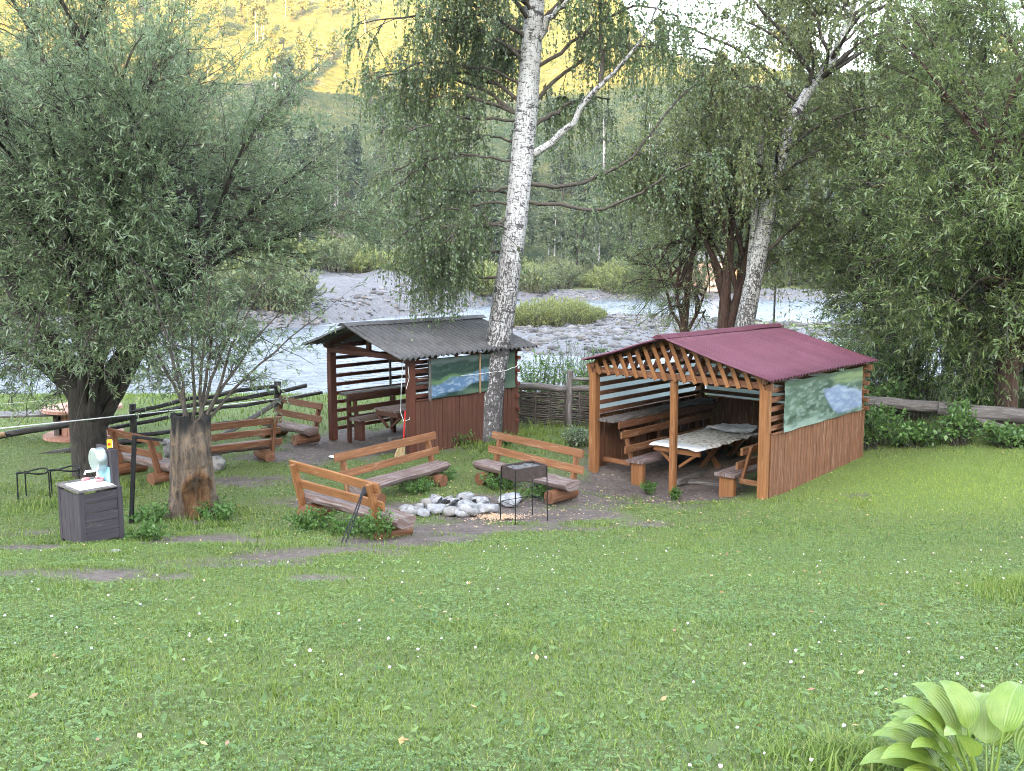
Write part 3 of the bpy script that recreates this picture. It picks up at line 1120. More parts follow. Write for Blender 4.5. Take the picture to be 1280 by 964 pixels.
M['stone'] = mat_stone()
fr = thing('fire_ring', 'ring of grey stones around the burnt out campfire', 'fire ring', (-1.0, 16.35, gz(-1.0, 16.35)), 0)
ring = []
for k in range(18):
    a = 2 * math.pi * k / 18 + J(.15)
    ring.append((.58 * math.cos(a) + J(.1), .5 * math.sin(a) + J(.1), .08 + abs(J(.1))))
ring += [(-.72, -.62, .14), (-.5, -.75, .13), (-.86, -.3, .1), (.86, .35, .12), (.98, .1, .15), (.25, -.5, .19), (-.3, -.45, .15), (.5, -.42, .13), (-.05, .2, .12), (.42, .25, .15), (-.35, .3, .12), (.15, .0, .1), (-.2, -.1, .09)]
for k, (x, y, s) in enumerate(ring):
    e = random.uniform(.8, 1.35)
    o = link('stone', stone_mesh(s * e, s * random.uniform(.8, 1.1), s * random.uniform(.45, .75), k * .37 + .2), M['stone'], fr)
    o.location = (x, y, s * .38 + gz(-1 + x, 16.35 + y) - gz(-1.0, 16.35))
    o.rotation_euler = (J(.3), J(.3), random.random() * 6)
for k in range(9):
    x, y = J(.35), J(.3)
    m = MB()
    a = random.random() * 6
    ln = random.uniform(.07, .2)
    m.tube([(x - math.cos(a) * ln, y - math.sin(a) * ln, .07), (x, y, .09), (x + math.cos(a) * ln, y + math.sin(a) * ln, .08 + J(.05))], [.025, .03, .02], n=7, rough=.2, seed=k)
    m.build('charred_stick', M['char'], fr)
n_ = N('grey_ash')
M['ash'] = n_.done(n_.ramp(n_.noise(n_.obj(), 14, 5, .7), [(.35, (.03, .029, .03)), (.65, (.15, .145, .145))]), .95, .1)
u, v = np.meshgrid(np.linspace(-.6, .6, 24), np.linspace(-.55, .55, 24))
me = grid_mesh('ash_bed', u, v, .05 * np.exp(-(u ** 2 + v ** 2) * 4) + .025 * fbm(u * 5, v * 5, 0, 61, 3) + .01)
set_smooth(me)
link('ash_bed', me, M['ash'], fr)
for (x, y, s, lb) in ((-1.75, 18.35, .13, 'lone grey stone in the grass under the reddish bench left of the campfire'), (-.02, 16.85, .17, 'flat pale stone on the ground between the campfire and the grill'), (-4.95, 11.4, .05, 'small grey stone lying on the lawn below the wash stand')):
    o = link('stone', stone_mesh(s * 1.2, s, s * .5, x * 3 + 9), M['stone'])
    o.location = (x, y, gz(x, y) + s * .25)
    tag(o, lb, 'stone')
# sawdust beside the fire
def chips(name, label, cx, cy, rx, ry, n, size, mat, kind='stuff', zup=.01, flat=.4, seed=1, cols=None, clip=None):
    r = np.random.default_rng(seed)
    t, q = r.random(n) * 2 * np.pi, np.abs(r.normal(size=n)) * .55
    q = q * (1 + .5 * np.sin(t * 3 + 1) + .25 * np.sin(t * 7))
    x, y = cx + rx * q * np.cos(t), cy + ry * q * np.sin(t)
    return scatter_quads(name, x, y, ground_z(x, y) + zup, size, mat, r, flat), r


def scatter_quads(name, x, y, z, size, mat, r, flat=.4, aspect=.5):
    n = len(x)
    a = r.random(n) * 2 * np.pi
    d = unit(np.stack([np.cos(a), np.sin(a), (r.random(n) - .5) * flat * 2], -1))
    nn = unit(np.stack([(r.random(n) - .5) * flat * 2, (r.random(n) - .5) * flat * 2, np.ones(n)], -1))
    s = unit(np.cross(nn, d))
    L = (size * (.6 + .8 * r.random(n)))[:, None]
    c = np.stack([x, y, z], -1)
    V = np.stack([c - d * L * .5, c + s * L * aspect * .5, c + d * L * .5, c - s * L * aspect * .5], 1).reshape(-1, 3)
    return link(name, fast_mesh(name, V, np.arange(n * 4).reshape(n, 4)), mat)


M['sawdust'] = leaf_mat('sawdust_chips', [(.3, .19, .12), (.42, .28, .19), (.5, .36, .26)], 0.0, .1, .9)
o, _ = chips('sawdust', '', -.25, 15.65, .55, .38, 2600, .035, M['sawdust'])
tag(o, 'scattered pale sawdust on the ground beside the campfire stones', 'sawdust', kind='stuff')

# ------------------------------------------------------------------ grill on thin legs
gr = thing('grill', 'dark steel charcoal grill box on four thin legs beside the campfire', 'grill', (.2, 15.35, gz(.2, 15.35)), R(35))
gl, gw, z0, z1 = .62, .4, .74, .95
for (p, q) in (((-gl / 2, -gw / 2), (gl / 2, -gw / 2)), ((-gl / 2, gw / 2), (gl / 2, gw / 2)), ((-gl / 2, -gw / 2), (-gl / 2, gw / 2)), ((gl / 2, -gw / 2), (gl / 2, gw / 2))):
    e = .003 if p[0] != q[0] else 0
    beam('side_panel', M['rust_iron'], gr, (p[0] - e, p[1], (z0 + z1) / 2), (q[0] + e, q[1], (z0 + z1) / 2), .006, z1 - z0, ch=.001)
beam('bottom_panel', M['rust_iron'], gr, (-gl / 2 + .004, 0, z0 + .01), (gl / 2 - .004, 0, z0 + .01), gw - .01, .005, ch=.001)
u, v = np.meshgrid(np.linspace(-gl / 2 + .01, gl / 2 - .01, 30), np.linspace(-gw / 2 + .01, gw / 2 - .01, 20))
me = grid_mesh('ash', u, v, z1 - .035 + .015 * fbm(u * 12, v * 12, 0, 66, 3))
link('ash', me, M['ash'], gr)
for sx in (-1, 1):
    for sy in (-1, 1):
        tube('leg', M['black_iron'], gr, [(sx * (gl / 2 + .008), sy * (gw / 2 + .008), z1 - .02), (sx * (gl / 2 + .02), sy * (gw / 2 + .015), -.03)], .009, n=6)
    tube('cross_rod', M['black_iron'], gr, [(sx * (gl / 2 + .014), -gw / 2 - .015, .34), (sx * (gl / 2 + .014), gw / 2 + .015, .34)], .006, n=6)
tube('cross_rod', M['black_iron'], gr, [(-gl / 2 - .016, gw / 2 + .012, .335), (gl / 2 + .016, gw / 2 + .012, .335)], .006, n=6)

# ------------------------------------------------------------------ poker leaning on the near bench
pk = thing('fire_tongs', 'long black iron tongs leaning on the back of the nearest orange bench', 'fire tongs', (-2.42, 12.95, gz(-2.42, 12.95)), 0)
e1 = Vector((-2.2, 13.72, 1.6)) - Vector(pk.location)
tube('rod', M['black_iron'], pk, [(0, 0, -.01), e1 * .5 + Vector((.012, 0, 0)), e1], .011, n=7)
tube('rod', M['black_iron'], pk, [(.06, .03, 0), e1 * .5 + Vector((.05, .02, 0)), e1 * .97 + Vector((.02, 0, 0)), e1 + Vector((.05, .03, .02))], .011, n=7)
beam('flat_tip', M['black_iron'], pk, e1 * .78 + Vector((.02, -.01, 0)), e1 * 1.0 + Vector((.02, -.01, 0)), .045, .008, ch=.002)

# ------------------------------------------------------------------ wash stand
wx, wy = -6.0, 12.75
ws = thing('wash_stand', 'dark wooden wash stand with white sink top beside the lawn', 'wash stand', (wx, wy, gz(wx, wy) - .02), R(47))
W_, D_, H_ = .6, .72, .74
for (x, y) in ((.03, .03), (W_ - .03, .03), (.03, D_ - .03), (W_ - .03, D_ - .03)):
    beam('corner_post', M['wash_wood'], ws, (x, y, -.08), (x, y, H_), .075, .075, ch=.006)
for k in range(5):
    z = .07 + k * .142
    beam('board', M['wash_wood'], ws, (.07, .012, z), (W_ - .07, .012 + J(.004), z), .022, .136, ch=.004)
    beam('board', M['wash_wood'], ws, (W_ - .012, .07, z), (W_ - .012, D_ - .07, z), .022, .136, ch=.004)
for k in range(4):
    y = .145 + k * .145
    beam('board', M['wash_wood'], ws, (.012 + J(.003), y, -.03), (.012, y, H_ - .04), .14, .022, ch=.004, up=(1, 0, 0))
beam('top_frame', M['grey_wood'], ws, (-.02, D_ / 2, H_ + .015), (W_ - .08, D_ / 2, H_ + .015), D_ + .06, .03, ch=.006)
sk = beam('sink', M['enamel'], ws, (.03, D_ / 2 - .08, H_ + .036), (W_ - .1, D_ / 2 - .08, H_ + .036), D_ - .2, .014, ch=.006)
bk = beam('back_panel', M['wash_wood'], ws, (W_ - .05, D_ * .5, -.02), (W_ - .05, D_ * .5, 1.28), D_ * .62, .05, ch=.006, up=(1, 0, 0))
beam('panel_edge', M['wash_wood'], ws, (W_ - .04, D_ * .5 - D_ * .31 - .035, .0), (W_ - .04, D_ * .5 - D_ * .31 - .035, 1.26), .065, .1, ch=.006, up=(1, 0, 0))
beam('splash_panel', M['blue_paint'], ws, (W_ - .083, .16, H_ + .15), (W_ - .083, .52, H_ + .15), .01, .22, ch=.003)
ax = (W_ - .08, .36, H_ + .36)
tank = lathe('water_tank', M['zinc'], ws, [(0, 0), (0, .16), (.012, .168), (.13, .168), (.142, .16), (.15, .148), (.152, 0)], ax, (-1, 0, 0), 36, smooth=False)
lathe('rim', M['zinc'], tank, [(.12, .168), (.122, .174), (.134, .174), (.136, .168)], ax, (-1, 0, 0), 36, smooth=False)
tube('spout', M['white_plastic'], tank, [(W_ - .17, .36, H_ + .2), (W_ - .17, .36, H_ + .12), (W_ - .2, .36, H_ + .1)], [.022, .018, .016], n=10)
tube('tap', M['white_plastic'], tank, [(W_ - .2, .36, H_ + .2), (W_ - .34, .36, H_ + .21), (W_ - .36, .36, H_ + .17)], [.018, .02, .014], n=10)
sp = thing('soap', 'pink soap bar lying at the back of the white sink top', 'soap', Vector(ws.matrix_basis @ Vector((W_ - .28, .53, H_ + .045))), R(60))
tube('soap_bar', M['pink'], sp, [(-.06, 0, .015), (-.04, 0, .018), (.04, 0, .018), (.06, 0, .015)], [.016, .026, .026, .016], n=10)
sp2 = thing('soap_dish', 'small pink dish below the white tap of the wash stand', 'soap dish', Vector(ws.matrix_basis @ Vector((W_ - .17, .33, H_ + .045))), R(60))
lathe('dish', M['pink'], sp2, [(0, 0), (0, .05), (.02, .062), (.045, .066), (.045, .06), (.02, .052), (.012, 0)], (0, 0, 0), (0, 0, 1), 18)
bx = thing('carton', 'small yellow and white carton standing on top of the dark wash stand panel', 'carton', Vector(ws.matrix_basis @ Vector((W_ - .045, .2, 1.262))), R(20))
beam('box', M['yellow'], bx, (0, 0, .0), (0, 0, .13), .07, .045, ch=.002, up=(0, 1, 0))
beam('label', M['white_plastic'], bx, (.036, 0, .005), (.036, 0, .12), .005, .046, ch=.001, up=(0, 1, 0))
beam('label', M['red_paint'], bx, (-.005, -.0235, .05), (-.005, -.0235, .085), .04, .003, ch=.001, up=(0, 1, 0))

# ------------------------------------------------------------------ black post with an arm
pl = thing('post', 'thin black iron post with a side arm between the wash stand and the stump', 'post', (-6.2, 15.0, gz(-6.2, 15)), 0)
beam('shaft', M['black_iron'], pl, (-.04, 0, -.1), (.1, .0, 1.46), .06, .06, ch=.004)
beam('arm', M['black_iron'], pl, (.08, 0, 1.44), (.52, .12, 1.36), .035, .045, ch=.004)
tube('brace', M['black_iron'], pl, [(.1, .0, 1.4), (.1, .03, 1.2)], .012, n=6)

# black iron frame with two hoops
hf = thing('iron_frame', 'low black iron frame with two flat hoops standing on the grass left of the willow', 'iron frame', (-8.55, 17.05, gz(-8.55, 17.05)), R(24))
for s in (-1, 1):
    pts = [(s * .27 + .26 * math.cos(a), .15 * math.sin(a), .5 + .03 * math.sin(a * 2)) for a in np.linspace(0, 2 * math.pi, 21)]
    tube('hoop', M['black_iron'], hf, pts, .016, n=7, caps=False)
for (x, y) in ((-.52, -.05), (-.4, .12), (0, -.12), (.02, .12), (.5, -.08), (.5, .1)):
    tube('leg', M['black_iron'], hf, [(x, y, .5), (x * 1.02, y * 1.3, -.05)], .014, n=6)

# ------------------------------------------------------------------ cable spool table
spl = thing('cable_spool', 'big pale red cable spool used as a table beyond the log fence', 'cable spool', (-10.6, 23.0, gz(-10.6, 23)), 0)
for nm, za, zb_, r in (('lower_disc', .02, .09, .92), ('top_disc', .68, .75, .92)):
    lathe(nm, M['spool_wood'], spl, [(za, 0), (za, r), (zb_, r), (zb_, 0)], (0, 0, 0), (0, 0, 1), 40, smooth=False)
for k in range(18):
    a = 2 * math.pi * k / 18
    beam('drum_stave', M['spool_wood'], spl, (.5 * math.cos(a), .5 * math.sin(a), .09), (.5 * math.cos(a), .5 * math.sin(a), .68), .165, .03, up=(math.cos(a), math.sin(a), 0))
# pale plank table beyond the fence at the far left
pt = thing('plank_table', 'low pale plank table beyond the log fence at the left edge', 'table', (-12.2, 22.6, gz(-12.2, 22.6)), R(12))
for k in range(4):
    beam('table_board', M['grey_wood'], pt, (-1.2, -.3 + k * .2, .62), (1.3, -.3 + k * .2, .62), .19, .05)
for x in (-1, 1.1):
    beam('leg', M['grey_wood'], pt, (x, 0, -.1), (x, 0, .59), .12, .5)

# ------------------------------------------------------------------ log fence at the left
lf = thing('log_fence', 'dark log rail fence running from the fence post to the left edge', 'fence', (-5.9, 23.4, gz(-5.9, 23.4)), 0)
B_ = Vector(lf.location)
def rail(name, mat, parent, base, pts, r0, r1, n=9, rough=.24, seed=0):
    q = []
    for a, b in zip(pts[:-1], pts[1:]):
        a, b = Vector(a), Vector(b)
        k = max(2, int((b - a).length / .5))
        q += [a + (b - a) * (i / k) + Vector((J(.03), J(.03), J(.034))) for i in range(k)]
    q.append(Vector(pts[-1]))
    q = [p - base for p in q]
    return tube(name, mat, parent, q, list(np.linspace(r0, r1, len(q))), n=n, rough=rough, seed=seed)


rail('fence_post', M['black_wood'], lf, B_, [(-5.88, 23.42, .2), (-5.86, 23.4, 1.9)], .1, .09, seed=1)
rail('fence_post', M['black_wood'], lf, B_, [(-8.95, 22.0, .2), (-8.95, 22.0, 1.55)], .09, .08, seed=2)
rail('fence_post', M['black_wood'], lf, B_, [(-12.4, 20.3, .2), (-12.4, 20.3, 1.4)], .1, .09, seed=3)
rail('rail', M['black_wood'], lf, B_, [(-5.8, 23.3, 1.84), (-7.82, 22.6, 1.56), (-9.0, 21.9, 1.36)], .05, .055, seed=4)
rail('rail', M['black_wood'], lf, B_, [(-5.2, 23.6, 1.76), (-8.05, 22.4, 1.36), (-9.4, 21.7, 1.16)], .052, .06, seed=5)
rail('rail', M['black_wood'], lf, B_, [(-4.85, 23.9, 1.56), (-6.1, 23.25, 1.42), (-8.55, 22.3, 1.12), (-9.5, 21.8, .98)], .038, .05, seed=6)
rail('rail', M['black_wood'], lf, B_, [(-8.9, 21.85, 1.3), (-11.42, 20.6, 1.04), (-15, 19,   .85)], .065, .08, seed=7)
rail('rail', M['black_wood'], lf, B_, [(-8.6, 21.95, .72), (-11.46, 20.6, .42), (-15, 18.9, .25)], .075, .09, seed=8)
rail('rail', M['black_wood'], lf, B_, [(-6.0, 23.2, .98), (-9.0, 21.9, .82)], .045, .05, seed=10)
rail('brace', M['grey_wood'], lf, B_, [(-5.72, 23.3, 1.45), (-6.5, 22.2, 1.0), (-6.95, 21.7, .75)], .06, .07, seed=9)
rail('peeled_patch', M['pine'], lf, B_, [(-11.25, 20.55, 1.08), (-11.7, 20.33, 1.04)], .06, .06, seed=7)

# log fence at the right, grey and broken
rf = thing('fallen_log_fence', 'weathered grey logs of a low broken fence under the right willows', 'fence', (10, 21.3, gz(10, 21.3)), 0)
B2 = Vector(rf.location) - Vector((0, 0, .08))
rail('log', M['grey_wood'], rf, B2, [(7.9, 22.3, 1.52), (9.3, 21.7, 1.5), (10.2, 21.2, 1.44)], .13, .15, n=11, seed=11)
rail('log', M['grey_wood'], rf, B2, [(9.75, 21.3, 1.45), (10.9, 20.75, 1.42), (12.6, 20.0, 1.36)], .17, .17, n=11, seed=12)
rail('log', M['grey_wood'], rf, B2, [(10.45, 20.95, 1.3), (11.05, 20.3, 1.0), (11.5, 19.9, .9)], .13, .14, n=11, seed=13)
rail('log', M['grey_wood'], rf, B2, [(8.9, 21.4, .95), (9.6, 21.1, .92)], .13, .12, n=11, seed=14)
for (x, y) in ((8.3, 22.1), (10.1, 21.3), (12.3, 20.2)):
    rail('fence_post', M['grey_wood'], rf, B2, [(x, y, .3), (x, y, 1.35)], .1, .1, seed=x)

# wattle fence between the pavilions
wf = thing('wattle_fence', 'woven wattle fence with grey top log between the two pavilions', 'fence', (1, 24.2, gz(1, 24.2)), 0)
B3 = Vector(wf.location)
pA, pB = Vector((-.6, 24.9, 0)), Vector((3.0, 24.1, 0))
mw = MB()
for k in range(34):
    z = .42 + k * .031
    pts = []
    for i in range(29):
        t = i / 28
        p = pA.lerp(pB, t)
        ph = math.pi * (t * 9 + (k % 2)) + J(.3)
        pts.append(Vector((p.x + .22 * .035 * math.sin(ph), p.y + .035 * math.sin(ph), z + J(.022))) - B3)
    mw.tube(pts, random.uniform(.014, .024), n=5, caps=False)
M['wattle'] = wood('dark_wattle_rods', (.03, .024, .02), (.1, .078, .066), (.15, .13, .12), .2)
o = mw.build('woven_rods', M['wattle'], wf)
o['kind'] = 'stuff'
for t in np.linspace(.02, .98, 10):
    p = pA.lerp(pB, t)
    rail('stake', M['wattle'], wf, B3, [(p.x, p.y, .2), (p.x + J(.03), p.y, 1.52)], .028, .024, n=7, seed=t)
rail('top_log', M['grey_wood'], wf, B3, [(-.6, 24.9, 1.56), (.7, 24.6, 1.58), (3.0, 24.1, 1.55)], .1, .09, seed=21)
rail('fence_post', M['grey_wood'], wf, B3, [(1.5, 24.42, .2), (1.52, 24.42, 2.06)], .09, .085, seed=22)
rail('rail', M['grey_wood'], wf, B3, [(1.5, 24.4, 1.86), (3.1, 24.0, 1.72)], .05, .05, seed=23)

# ------------------------------------------------------------------ ropes
def rope(label, pts, rad, sag=.0, n=14, mat=None):
    q = []
    for a, b in zip(pts[:-1], pts[1:]):
        a, b = Vector(a), Vector(b)
        for i in range(n):
            t = i / n
            q.append(a.lerp(b, t) - Vector((0, 0, sag * 4 * t * (1 - t))))
    q.append(Vector(pts[-1]))
    base = q[0].copy()
    o = tube('rope', mat or M['rope'], None, [p - base for p in q], rad, n=6)
    o.location = base
    return tag(o, label, 'rope', 'white ropes strung across the yard')


rope('thick white rope stretched from the left edge along the log fence to its post', [(-9.3, 11.4, 2.6), (-5.9, 23.2, 1.48), (-4.9, 23.8, 1.62)], .011, .015)
rope('thin white rope running from the left edge to the big willow trunk', [(-11.5, 14.5, 2.5), (-8.9, 18.5, 2.2)], .006, .03)
fp = f2(2.93, -.1, 1.62)
rope('white rope strung from the grey roofed pavilion post to the birch trunk', [fp, (-.35, 22.4, 2.27), (0.02, 22.5, 2.36), (.15, 22.8, 2.4)], .006, .03)
q = f2(2.86, -.14, 2.02)
rope('white rope loop hanging beside the front post of the grey roofed pavilion', [q, (q[0] - .05, q[1] - .03, q[2] - .6), (q[0] - .07, q[1] - .03, q[2] - 1.15), (q[0] + .0, q[1] - .05, q[2] - 1.35), (q[0] + .13, q[1] - .05, q[2] - 1.3), (q[0] + .16, q[1] - .04, q[2] - 1.05)], .007)
q = f2(3.0, -.12, 1.9)
rope('short white cord knotted to the outer slats of the grey roofed pavilion', [q, (q[0] + .02, q[1], q[2] - .25), (q[0] - .05, q[1], q[2] - .5)], .007)
bp = f2(3.02, -.3, 0)
br = thing('broom', 'pale straw broom with red handle leaning on the grey roofed pavilion post', 'broom', (bp[0], bp[1], gz(bp[0], bp[1])), 0)
tube('handle', M['red_paint'], br, [(0, 0, .4), (.04, .06, 1.05)], .018, n=8)
tube('collar', M['white_plastic'], br, [(-.01, -.01, .36), (0, 0, .44)], .024, n=8)
V, F, U = [], [], []
mb = MB()
for k in range(26):
    a = k / 25 - .5
    mb.tube([(a * .03, J(.02), .38), (a * .16 - .06, J(.03) - .01, .2), (a * .22 - .1, J(.04) - .02, .04)], [.012, .013, .01], n=5, caps=False)
o = mb.build('bristles', M['straw'], br)
o['kind'] = 'stuff'
pp = thing('paper_plate', 'pale paper plate lying on the dark mud in front of the grey roofed pavilion', 'plate', (-3.93, 20.6, gz(-3.93, 20.6) + .015), 0)
lathe('dish', M['enamel'], pp, [(0, 0), (0, .1), (.02, .15), (.024, .15), (.006, .1), (.005, 0)], (0, 0, 0), (0, 0, 1), 20)
# heap of dark stones beyond the stump
for k in range(9):
    x, y = -6.75 + J(.5), 19.6 + J(.4)
    s = random.uniform(.1, .2)
    if k == 0:
        hp = thing('stone_heap', 'small heap of dark stones behind the stump and black post', 'stone heap', (-6.75, 19.6, gz(-6.75, 19.6)), 0)
    o = link('stone', stone_mesh(s * 1.2, s, s * .8, k + 33.3), M['stone'], hp)
    o.location = (x + 6.75, y - 19.6, .1 + .22 * (k % 3))

# ------------------------------------------------------------------ trees
def bark_birch():
    n = N('birch_bark')
    uv = n.uv()
    z = n.new('ShaderNodeSeparateXYZ')
    n.link(n.obj(), z.inputs[0])
    h = z.outputs['Z']
    lent = n.noise(n.mapping(uv, (26, 3.2, 1)), 1.0, 4, .7, .3)
    band = n.noise(n.mapping(uv, (5, 1.1, 1)), 1.0, 5, .7, .8)
    patch = n.noise(n.obj(), 4.2, 6, .72, .5)
    fis = n.noise(n.mapping(uv, (6.5, 14, 1)), 1.0, 5, .7, 1.2)
    c = n.mix(n.ramp(patch, [(.3, 0), (.7, 1)]), (.4, .385, .385), (.56, .55, .55))
    c = n.mix(n.ramp(lent, [(.55, 0), (.6, .9)]), c, (.03, .027, .028))
    c = n.mix(n.ramp(band, [(.55, 0), (.6, .92)]), c, (.04, .036, .036))
    low = n.math('SUBTRACT', 1.15, n.math('MULTIPLY', h, .2))
    low = n.math('MAXIMUM', low, 0.0)
    th = n.math('ADD', fis, n.math('MULTIPLY', low, .15))
    c = n.mix(n.ramp(th, [(.545, 0), (.6, .93)]), c, (.06, .052, .052))
    n.bump(th, .7, .03)
    return n.done(c, .8, .2)


def bark(name, a, b, s=1.0):
    n = N(name)
    uv = n.uv()
    f = n.noise(n.mapping(uv, (4 * s, 22 * s, 1)), 1.0, 6, .7, .7)
    c = n.mix(n.ramp(f, [(.35, 0), (.68, 1)]), a, b)
    c = n.mix(n.ramp(n.noise(n.obj(), 3, 4), [(.55, 0), (.75, .5)]), c, (.09, .1, .06))
    n.bump(f, .9, .03)
    return n.done(c, .9, .15)


M['birch_bark'] = bark_birch()
M['willow_bark'] = bark('willow_bark', (.018, .016, .015), (.065, .055, .05))
M['red_bark'] = bark('red_brown_bark', (.035, .02, .016), (.12, .075, .06))
M['twig'] = bark('twig_bark', (.05, .042, .036), (.14, .12, .1), 2)
M['willow_leaf'] = leaf_mat('willow_leaves', [(.045, .085, .032), (.085, .14, .06), (.13, .195, .085), (.16, .225, .105), (.24, .3, .17)], .4, .75, .33)
M['willow_leaf_b'] = leaf_mat('willow_leaves_yellowish', [(.05, .095, .03), (.095, .155, .052), (.14, .21, .075), (.17, .24, .08), (.26, .31, .11)], .4, .75, .33)
M['birch_leaf'] = leaf_mat('birch_leaves', [(.028, .058, .018), (.055, .1, .032), (.085, .145, .05), (.11, .17, .06), (.2, .25, .11)], .35, .75, .33)
M['birch_leaf_b'] = leaf_mat('birch_leaves_pale', [(.05, .085, .03), (.09, .14, .05), (.135, .19, .075), (.17, .22, .09), (.27, .28, .1)], .4, .75, .33)


def bez(p0, p1, p2, K):
    t = np.linspace(0, 1, K)[None, :, None]
    return p0[:, None] * (1 - t) ** 2 + 2 * p1[:, None] * t * (1 - t) + p2[:, None] * t ** 2


def sample(lines, n, r, t0=.3, t1=1.0, pw=1.0):
    """random points and tangents on an array of polylines (N,K,3)"""
    i = r.integers(0, len(lines), n)
    K = lines.shape[1]
    t = (t0 + (t1 - t0) * r.random(n) ** pw) * (K - 1)
    k = np.minimum(t.astype(int), K - 2)
    f = (t - k)[:, None]
    a, b = lines[i, k], lines[i, k + 1]
    return a * (1 - f) + b * f, unit(b - a)


def twig_mesh(name, lines, r0, r1, mat, parent, sides=3):
    n, K, _ = lines.shape
    T = unit(np.gradient(lines, axis=1))
    q = np.array([.31, .17, .93])
    A = unit(np.cross(T, q))
    B = np.cross(T, A)
    rad = np.linspace(1, 0, K)[None, :, None] * (r0 - r1) + r1
    vs = [lines + rad * (A * math.cos(2 * math.pi * s / sides) + B * math.sin(2 * math.pi * s / sides)) for s in range(sides)]
    V = np.stack(vs, 2)
    idx = np.arange(n * K * sides).reshape(n, K, sides)
    F = []
    for s in range(sides):
        u = (s + 1) % sides
        F.append(np.stack([idx[:, :-1, s], idx[:, :-1, u], idx[:, 1:, u], idx[:, 1:, s]], -1).reshape(-1, 4))
    me = fast_mesh(name, V.reshape(-1, 3), np.concatenate(F))
    set_smooth(me)
    return tag(link(name, me, mat, parent), kind='stuff')


def leaves_on(lines, per, L, aspect, r, droop=.3, spread=.8, t0=.1):
    """leaf quads along twigs; returns verts"""
    n = len(lines) * per
    li = np.repeat(np.arange(len(lines)), per)
    K = lines.shape[1]
    t = (t0 + (1 - t0) * r.random(n)) * (K - 1)
    k = np.minimum(t.astype(int), K - 2)
    f = (t - k)[:, None]
    a, b = lines[li, k], lines[li, k + 1]
    p = a * (1 - f) + b * f
    tg = unit(b - a)
    d = unit(tg * (1 - spread * .5) + unit(r.normal(size=(n, 3))) * spread + np.array([0, 0, -droop]))
    nn = r.normal(size=(n, 3)) * .7 + np.array([0, 0, 1.15])
    s = unit(np.cross(d, nn))
    up = np.cross(s, d)
    ll = (L * (.55 + .7 * r.random(n)))[:, None]
    mid = p + d * ll * .45 + up * ll * .07
    V = np.stack([p, mid + s * ll * aspect * .5, p + d * ll - up * ll * .05, mid - s * ll * aspect * .5], 1)
    return V.reshape(-1, 3)


def quad_mesh(name, V, mat, parent):
    n = len(V) // 4
    return link(name, fast_mesh(name, V, np.arange(n * 4).reshape(n, 4)), mat, parent)


def wander(lines, r, amt):
    n, K, _ = lines.shape
    w_ = np.cumsum(r.normal(size=(n, K, 3)), 1) * amt
    w_[:, 0] = 0
    return lines + w_


def willow(label, base, trunks, centre, radii, nl, nsub, ntw, per, leafm, barkm, seed, L=.13, group='willow trees around the yard', low=-.75, name='willow_tree', twl=.75, asp=.2, tube_n=12, cut=None, lift=-.2, ldroop=.1):
    """trunks: list of (polyline, radius list); limbs are grown from the upper ends to the crown ellipsoid"""
    r = np.random.default_rng(seed)
    t = thing(name, label, 'tree', base, 0, group)
    base = np.array(base)
    mb = MB()
    for pts, rad in trunks:
        q = [Vector(np.array(p) - base) for p in pts]
        mb.tube(q, rad, n=tube_n, rough=.14, seed=seed)
    mb.build('trunk', barkm, t)
    c, rr = np.array(centre) - base, np.array(radii)
    P0 = []
    for _ in range(nl):
        q = np.array(trunks[r.integers(0, len(trunks))][0]) - base
        u_ = (.35 + .65 * r.random()) * (len(q) - 1)
        P0.append([np.interp(u_, np.arange(len(q)), q[:, k]) for k in range(3)])
    P0 = np.array(P0)
    dv = unit(r.normal(size=(nl * 6, 3)))
    dv = dv[dv[:, 2] > low][:nl]
    P2 = c + dv * rr * (.72 + .25 * r.random((nl, 1)))
    P1 = P0 * .5 + P2 * .5 + np.array([0, 0, 1.0]) * np.linalg.norm(P2 - P0, axis=1)[:, None] * .16
    limbs = wander(bez(P0, P1, P2, 9), r, .05)
    mbl = MB()
    for li in limbs:
        ln = np.linalg.norm(li[-1] - li[0])
        mbl.tube([Vector(p) for p in li], list(np.linspace(.02 + .012 * ln, .012, 9)), n=6, caps=False)
    tag(mbl.build('limb', barkm, t), kind='stuff')
    p, tg = sample(limbs, nsub, r, .25, 1.0)
    out = unit((p - c) / rr)
    d = unit(tg * .6 + out * .7 + r.normal(size=(nsub, 3)) * .55 + np.array([0, 0, .15]))
    ln = (.7 + 1.0 * r.random((nsub, 1))) * rr.mean() / 4.2
    sub = wander(bez(p, p + d * ln * .5, p + d * ln + np.array([0, 0, -.12]) * ln, 6), r, .025)
    twig_mesh('branch', sub, .013, .005, M['twig'], t, 4)
    p, tg = sample(sub, ntw, r, .1, 1.0)
    out = unit((p - c) / rr)
    d = unit(tg * .5 + out * .35 + r.normal(size=(ntw, 3)) * .6 + np.array([0, 0, .25]))
    ln = twl * (.5 + .9 * r.random((ntw, 1)))
    tw = wander(bez(p, p + d * ln * .55, p + d * ln + np.array([0, 0, lift]) * ln, 6), r, .012)
    if cut is not None:
        tw = tw[tw[:, :, 2].min(1) + base[2] > cut(tw[:, -1, 0] + base[0], tw[:, -1, 1] + base[1])]
    twig_mesh('twig', tw, .005, .002, M['twig'], t, 3)
    V = leaves_on(tw, per, L, asp, r, ldroop, .75)
    quad_mesh('crown', V, leafm, t)
    return t


def catmull(q, n):
    q = np.concatenate([2 * q[:1] - q[1:2], q, 2 * q[-1:] - q[-2:-1]])
    o = []
    for u_ in np.linspace(0, len(q) - 3.0001, n):
        k = int(u_)
        t, (a, b, c, d) = u_ - k, q[k:k + 4]
        o.append(.5 * (2 * b + (c - a) * t + (2 * a - 5 * b + 4 * c - d) * t * t + (3 * b - a - 3 * c + d) * t ** 3))
    return np.array(o)


